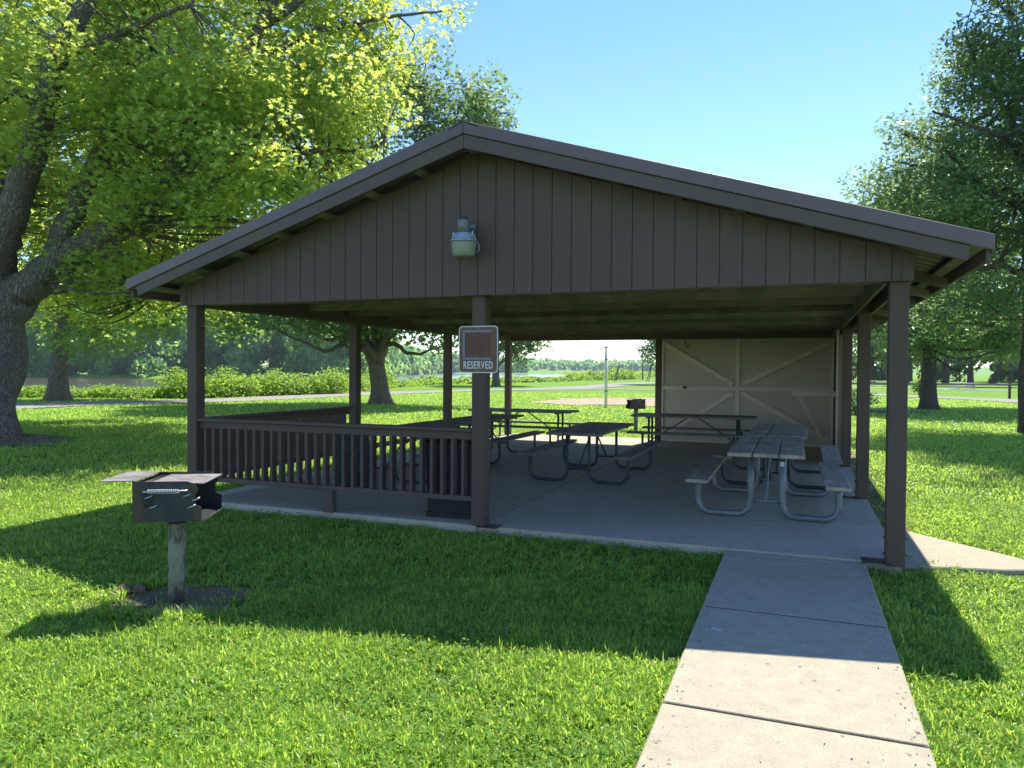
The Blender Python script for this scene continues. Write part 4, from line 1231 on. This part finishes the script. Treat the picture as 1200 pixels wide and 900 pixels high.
# ================================================================== GRILLS
def make_grill(detail=True):
    """origin on the ground at the post; local +X = open mouth side, +Y = away from camera"""
    root = empty('park_grill')
    mb = MB(); mb.tube([(0, 0, -0.25), (0, 0, 0.3), (0, 0, 0.63)], 0.062, 18)
    mb.build('grill_post', M['grillpost'], root)
    c = MB(); c.tube([(0, 0, 0.60), (0, 0, 0.653)], 0.068, 18); c.build('swivel_collar', M['grill'], root)
    # firebox: floor, near side, far side, closed left end
    x0, x1, y0, y1, z0, z1 = -0.22, 0.25, -0.26, 0.26, 0.655, 0.93
    fb = MB()
    t = 0.006
    side = [(x0, z0), (x1, z0), (x1, z0+0.10), (x1-0.045, z0+0.12), (x1-0.045, z0+0.19), (x1-0.02, z1-0.05), (x1-0.05, z1-0.005), (x1-0.10, z1+0.012), (x0, z1+0.012)]
    fb.prism(side, 'y', y0, y0+t); fb.prism(side, 'y', y1-t, y1)
    fb.bb(x0, x0+t, y0+t+0.001, y1-t-0.001, z0, z1)
    fb.bb(x0+t+0.001, x1, y0+t+0.001, y1-t-0.001, z0, z0+t)
    fb.build('firebox', M['grill'], root)
    # mouth lip: sloping ash lip at the open side
    lip = MB(); lip.add([(x1, y0, z0), (x1+0.045, y0+0.02, z0+0.03), (x1+0.045, y1-0.02, z0+0.03), (x1, y1, z0),
                         (x1, y0, z0-0.006), (x1+0.045, y0+0.02, z0+0.024), (x1+0.045, y1-0.02, z0+0.024), (x1, y1, z0-0.006)],
                        [(0, 1, 2, 3), (7, 6, 5, 4), (0, 4, 5, 1), (1, 5, 6, 2), (2, 6, 7, 3), (3, 7, 4, 0)])
    lip.build('ash_lip', M['grilltop'], root)
    # top cooking plate & flap shelf hanging to the left
    tp_ = MB(); tp_.bb(x0+0.10, x1+0.01, y0+0.02, y1-0.02, z1-0.012, z1-0.004); tp_.build('cooking_plate', M['grilltop'], root, bevel=0.001)
    gb = MB()
    for k in range(9):
        xx = x0+0.03+k*0.013
        gb.tube([(xx, y0+0.02, z1-0.012), (xx, y1-0.02, z1-0.012)], 0.003, 5)
    gb.build('grate', M['grill'], root)
    sh = MB(); sh.bb(x0-0.22, x0+0.02, y0+0.0, y1-0.0, z1+0.013, z1+0.020); sh.build('side_shelf', M['grilltop'], root, bevel=0.001)
    # spring handles, near side
    for sx in ((-0.09,), (0.20,)):
        pass
    hd = MB()
    hx0, hx1, hz = -0.13, 0.16, z1-0.055; yy = y0-0.045
    hd.tube([(hx0, y0+0.01, hz), (hx0, yy, hz), (hx1, yy, hz+0.008), (hx1, y0+0.01, hz+0.008)], 0.006, 6)
    hnd = hd.build('handle', M['alu'], root)
    sp_ = MB(); pts = []
    turns = 16
    for i in range(turns*8+1):
        a = i*math.pi/4; f = i/(turns*8)
        pts.append((hx0+0.03+(hx1-hx0-0.08)*f, yy+0.014*math.cos(a), hz+0.003+0.014*math.sin(a)))
    sp_.tube(pts, 0.0035, 4); sp_.build('spring_grip', M['alu'], hnd)
    # height notches with rods poking out
    for (nx, nz) in ((-0.13, z0+0.17), (-0.10, z0+0.10), (0.13, z0+0.18), (0.16, z0+0.10), (0.19, z0+0.15)):
        nb_ = MB(); nb_.tube([(nx, y0-0.012, nz), (nx+0.035, y0-0.02, nz+0.012), (nx+0.05, y0-0.006, nz+0.022)], 0.005, 5); nb_.build('notch_rod', M['alu'], root)
    sl_ = MB(); sl_.bb(-0.145, -0.07, y0-0.0025, y0-0.001, z0+0.10, z0+0.21); sl_.build('slot', M['black'], root)
    return root
g1 = make_grill(); g1.location = (2.77, -2.99, GZ); g1.rotation_euler.z = R(28)
tag(g1, 'pedestal charcoal grill with spring handle and side shelf in the foreground lawn', 'grill', 'pedestal grills')
p = gnd(745, 505)
g2 = copy_tree(g1); g2.location = (p[0], p[1], GZ); g2.rotation_euler.z = R(205)
tag(g2, 'dark pedestal charcoal grill on the sunny grass behind the pavilion', 'grill', 'pedestal grills')

# stones by the grill
for i, (x, y, s, lab) in enumerate(((2.30, -2.93, 0.055, 'upper brown stone chunk lying left of the grill post'), (2.24, -3.02, 0.065, 'lower brown stone chunk lying left of the grill post'))):
    g = np.random.default_rng(i)
    import bmesh
    bm = bmesh.new(); bmesh.ops.create_icosphere(bm, subdivisions=2, radius=s)
    for v_ in bm.verts:
        v_.co = Vector((v_.co.x*1.3, v_.co.y, v_.co.z*0.7))*(1+0.18*math.sin(v_.co.x*60+i)+0.12*math.cos(v_.co.y*80))
    me = bpy.data.meshes.new('stone'); bm.to_mesh(me); bm.free(); me.materials.append(M['stone'])
    o = bpy.data.objects.new('stone', me); col.objects.link(o); o.location = (x, y, GZ+s*0.45); o.rotation_euler.z = i*1.3
    tag(o, lab, 'stone')
lt = MB(); lt.prism([(-0.05, -0.01), (-0.01, -0.02), (0.02, -0.012), (0.05, 0.0), (0.03, 0.02), (0.0, 0.012), (-0.02, 0.028), (-0.045, 0.012)], 'z', 0.0, 0.004)
lo = lt.build('litter_scrap', M['litter']); lo.scale = (0.7, 0.7, 1); lo.location = (6.60, -2.28, -0.0115); tag(lo, 'pale blue scrap of litter lying on the left edge of the sidewalk', 'litter')

# ================================================================== SIGN
def sign():
    yb = -PW/2-0.012
    d = at(560.5, 409.5, 1.0)-CAM; t = (yb-CAM[1])/d[1]; c = CAM+d*t
    root = empty('reserved_sign', (c[0], yb, c[2])); tag(root, 'brown reserved sign with white border fixed to the middle post', 'sign')
    def rrect(w, h, r, n=5):
        P = []
        for cx_, cz_, a0 in ((w/2-r, h/2-r, 0), (-w/2+r, h/2-r, 90), (-w/2+r, -h/2+r, 180), (w/2-r, -h/2+r, 270)):
            for k in range(n+1):
                a = R(a0+90*k/n); P.append((cx_+r*math.cos(a), cz_+r*math.sin(a)))
        return P
    hw, hh = 0.450, 0.495
    mb = MB(); mb.prism(rrect(hw, hh, 0.04), 'y', -0.003, 0.0); mb.build('border', M['white'], root)
    mb = MB(); mb.prism(rrect(hw-0.022, hh-0.022, 0.032), 'y', -0.006, -0.0031); mb.build('face', M['signbrown'], root)
    mb = MB(); mb.bb(-0.135, 0.145, -0.009, -0.0065, -0.095, 0.185); mb.build('notice_panel', M['signpanel'], root)
    mb = MB()
    mb.bb(-0.175, 0.16, -0.018, -0.0064, 0.176, 0.205); mb.bb(-0.175, -0.146, -0.0175, -0.0064, -0.082, 0.1755); mb.bb(-0.175, 0.16, -0.018, -0.0064, -0.112, -0.083)
    mb.build('slide_frame', M['galv'], root, bevel=0.002)
    cu = bpy.data.curves.new('lettering', 'FONT'); cu.body = 'RESERVED'; cu.size = 0.112; cu.align_x = 'CENTER'; cu.align_y = 'CENTER'; cu.extrude = 0.0008; cu.offset = 0.0022
    cu.space_character = 1.16
    to = bpy.data.objects.new('lettering', cu); col.objects.link(to); to.parent = root; to.location = (0.0, -0.0078, -0.168); to.rotation_euler = (R(90), 0, 0); to.scale = (0.60, 1, 1)
    bpy.context.view_layer.update()
    me = bpy.data.meshes.new_from_object(to.evaluated_get(bpy.context.evaluated_depsgraph_get()))
    me.materials.clear(); me.materials.append(M['letter'])
    tm = bpy.data.objects.new('lettering', me); col.objects.link(tm); tm.parent = root; tm.location = to.location; tm.rotation_euler = to.rotation_euler; tm.scale = to.scale
    bpy.data.objects.remove(to)
    # bolts
    for z in (0.225, -0.225):
        b = MB(); b.tube([(0, -0.010, z), (0, -0.0055, z)], 0.006, 8); b.build('bolt', M['alu'], root)
sign()

# ================================================================== BARN LIGHT
def light():
    yb = -PW/2-0.052-0.014
    d = at(543.5, 288, 1.0)-CAM; yl = yb-0.19; t = (yl-CAM[1])/d[1]; c = CAM+d*t
    root = empty('barn_light', (c[0], yl, c[2])); tag(root, 'galvanised barn light with green lens bowl mounted on the gable siding', 'light fixture')
    mb = MB(); mb.lathe([(0.098, -0.115), (0.112, -0.10), (0.122, -0.05), (0.132, 0.02), (0.128, 0.035)], n=32)
    mb.build('lens', M['lens'], root)
    mb = MB(); mb.lathe([(0.142, 0.036), (0.145, 0.046), (0.138, 0.052), (0.118, 0.055), (0.108, 0.075), (0.098, 0.115), (0.09, 0.125), (0.06, 0.128)], n=32); cl_ = mb.build('collar', M['alu'], root)
    fn = MB()
    for k in range(20):
        a = 2*math.pi*k/20
        fn.bar((0.124*math.cos(a), 0.124*math.sin(a), 0.056), (0.102*math.cos(a), 0.102*math.sin(a), 0.112), 0.008, 0.012)
    fn.build('cooling_fins', M['alu'], cl_)
    mb = MB(); mb.lathe([(0.06, 0.129), (0.07, 0.132), (0.07, 0.25), (0.064, 0.262), (0.03, 0.265)], n=24); mb.build('ballast_can', M['galv'], root)
    mb = MB(); mb.lathe([(0.03, 0.266), (0.034, 0.27), (0.034, 0.295), (0.024, 0.30)], n=16); mb.build('photocell', M['dpipe'], root)
    mb = MB(); mb.tube([(0, 0.06, 0.20), (0, 0.12, 0.20), (0, 0.183, 0.19)], 0.02, 10); mb.box((0, 0.186, 0.19), (0.09, 0.006, 0.12)); mb.build('mounting_arm', M['galv'], root)
    for s in (-1, 1):
        mb = MB(); mb.bar((s*0.118, -0.02, 0.045), (s*0.105, -0.02, 0.14), 0.014, 0.01); mb.build('latch', M['alu'], root)
    mb = MB(); mb.tube([(0.14, 0, 0.04), (0.165, 0.01, 0.0), (0.16, 0.02, -0.05), (0.13, 0.02, -0.075)], 0.004, 5); mb.build('bail_wire', M['alu'], root)
light()

# ================================================================== FAR FURNITURE
p = gnd(710, 478); t = float((p-CAM)@_F)
root = empty('volleyball_pole', (p[0], p[1], GZ)); tag(root, 'white volleyball pole with dark bands standing in the sand patch', 'pole')
mb = MB(); mb.tube([(0, 0, -0.2), (0, 0, 3.0)], 0.072, 14); pl = mb.build('pole', M['white'], root)
for z in (0.78, 2.32, 2.9):
    mb = MB(); mb.tube([(0, 0, z), (0, 0, z+0.05)], 0.079, 14); mb.build('band', M['black'], root)

p = gnd(753, 445.2); t = float((p-CAM)@_F)
root = empty('utility_pole', (p[0], p[1], GZ)); tag(root, 'thin dark utility pole on the far lawn beside the distant tree', 'utility pole')
mb = MB(); mb.tube([(0, 0, -0.3), (0, 0, 8.0)], [0.16, 0.11], 10); mb.build('pole', M['fencewood'], root)
mb = MB(); mb.bar((-0.9, 0, 7.4), (0.9, 0, 7.4), 0.1, 0.12); mb.build('crossarm', M['fencewood'], root)

p = gnd(724, 447.0); t = float((p-CAM)@_F); k = t/FPX
root = empty('swing_frame', (p[0], p[1], GZ), YAW); tag(root, 'tall swing frame with pale top bar and slanting dark leg beyond the road', 'swing frame')
hgt = 25*k
for xx in (0, 6.0):
    for s in (-1, 1):
        mb = MB(); mb.tube([(xx-0.5, s*1.0, 0), (xx+0.4, 0, hgt)], 0.07, 8); mb.build('leg', M['dpipe'], root)
mb = MB(); mb.tube([(0.3, 0, hgt), (6.5, 0, hgt)], 0.07, 8); mb.build('top_bar', M['white'], root)
for xx in (2.2, 4.4):
    sw = MB(); 
    for dx in (-0.25, 0.25): sw.tube([(xx+dx, 0, hgt), (xx+dx, 0, 0.5)], 0.012, 5)
    so_ = sw.build('chain', M['dpipe'], root); s2 = MB(); s2.box((xx, 0, 0.48), (0.6, 0.2, 0.04)); s2.build('seat', M['black'], root)

# far picnic tables (copies of a light prototype)
def far_table(u, v, rz_, label, white):
    p = gnd(u, v)
    o = copy_tree(pwhite if white else pdark)
    o.location = (p[0], p[1], GZ); o.rotation_euler.z = rz_
    tag(o, label, 'picnic table', 'distant picnic tables on the lawn'); return o
pwhite = make_table(0.03, 'white', 'white', 9)
p = gnd(1128, 456.8); pwhite.location = (p[0], p[1], GZ); pwhite.rotation_euler.z = YAW+R(90)
tag(pwhite, 'pale painted picnic table beyond the road behind the rail barrier', 'picnic table', 'distant picnic tables on the lawn')
far_table(679, 445.2, YAW+R(80), 'dark picnic table far beyond the road left of the white pole', False)
far_table(727, 445.6, YAW+R(95), 'dark picnic table far beyond the road under the swing frame', False)
far_table(1030, 453.0, YAW+R(90), 'pale picnic table glimpsed in the gap between the right hand posts', True)

# rail barrier
p0 = gnd(1183, 467.2); tt = float((p0-CAM)@_F)
root = empty('rail_barrier', (p0[0], p0[1], GZ), YAW); tag(root, 'long single rail wooden barrier crossing the lawn at the right', 'fence')
for dx in (-13.0, -6.5, 0, 6.5):
    mb = MB(); mb.box((dx, 0, 0.6), (0.13, 0.13, 1.3)); mb.build('post', M['bark2'], root, bevel=0.01)
mb = MB(); mb.box((-3.0, -0.088, 1.02), (20.5, 0.04, 0.13)); mb.build('rail', M['fencewood'], root, bevel=0.005)

def debris():
    g = np.random.default_rng(91); n = 260
    x = np.r_[g.uniform(6.47, 7.62, 120), 6.47+np.abs(g.normal(0, 0.05, 70)), 7.62-np.abs(g.normal(0, 0.05, 70))]
    y = g.uniform(-4.6, -0.1, n); c = np.stack([x, y, np.full(n, -0.0095)], 1)
    s_ = g.uniform(0.003, 0.011, n); a_ = g.uniform(0, 6.28, n)
    a = np.stack([np.cos(a_), np.sin(a_), np.zeros(n)], 1); b = np.stack([-np.sin(a_), np.cos(a_), np.zeros(n)], 1)*0.35
    sh = np.array([(-1.4, 0), (0, -1), (1.6, 0.1), (0, 1)])
    V = c[:, None]+s_[:, None, None]*(sh[None, :, :1]*a[:, None]+sh[None, :, 1:]*b[:, None]); V[:, 1::2, 2] += 0.002
    tag(np_mesh('dry_clippings', V, 4, M['bark2']), 'tiny dry clippings and specks scattered on the sidewalk', 'clippings', kind='stuff')
debris()
# ================================================================== HAZE
hz = MB(); hz.bb(-2600, 2600, -2400, 2800, -12, 75)
hm, nt, out = new_mat('haze_air'); pv = nt.nodes.new('ShaderNodeVolumePrincipled')
pv.inputs['Color'].default_value = (0.80, 0.88, 1.0, 1); pv.inputs['Density'].default_value = 0.00014; pv.inputs['Anisotropy'].default_value = 0.2
nt.links.new(pv.outputs[0], out.inputs['Volume'])
ho = hz.build('haze', hm); tag(ho, kind='stuff')
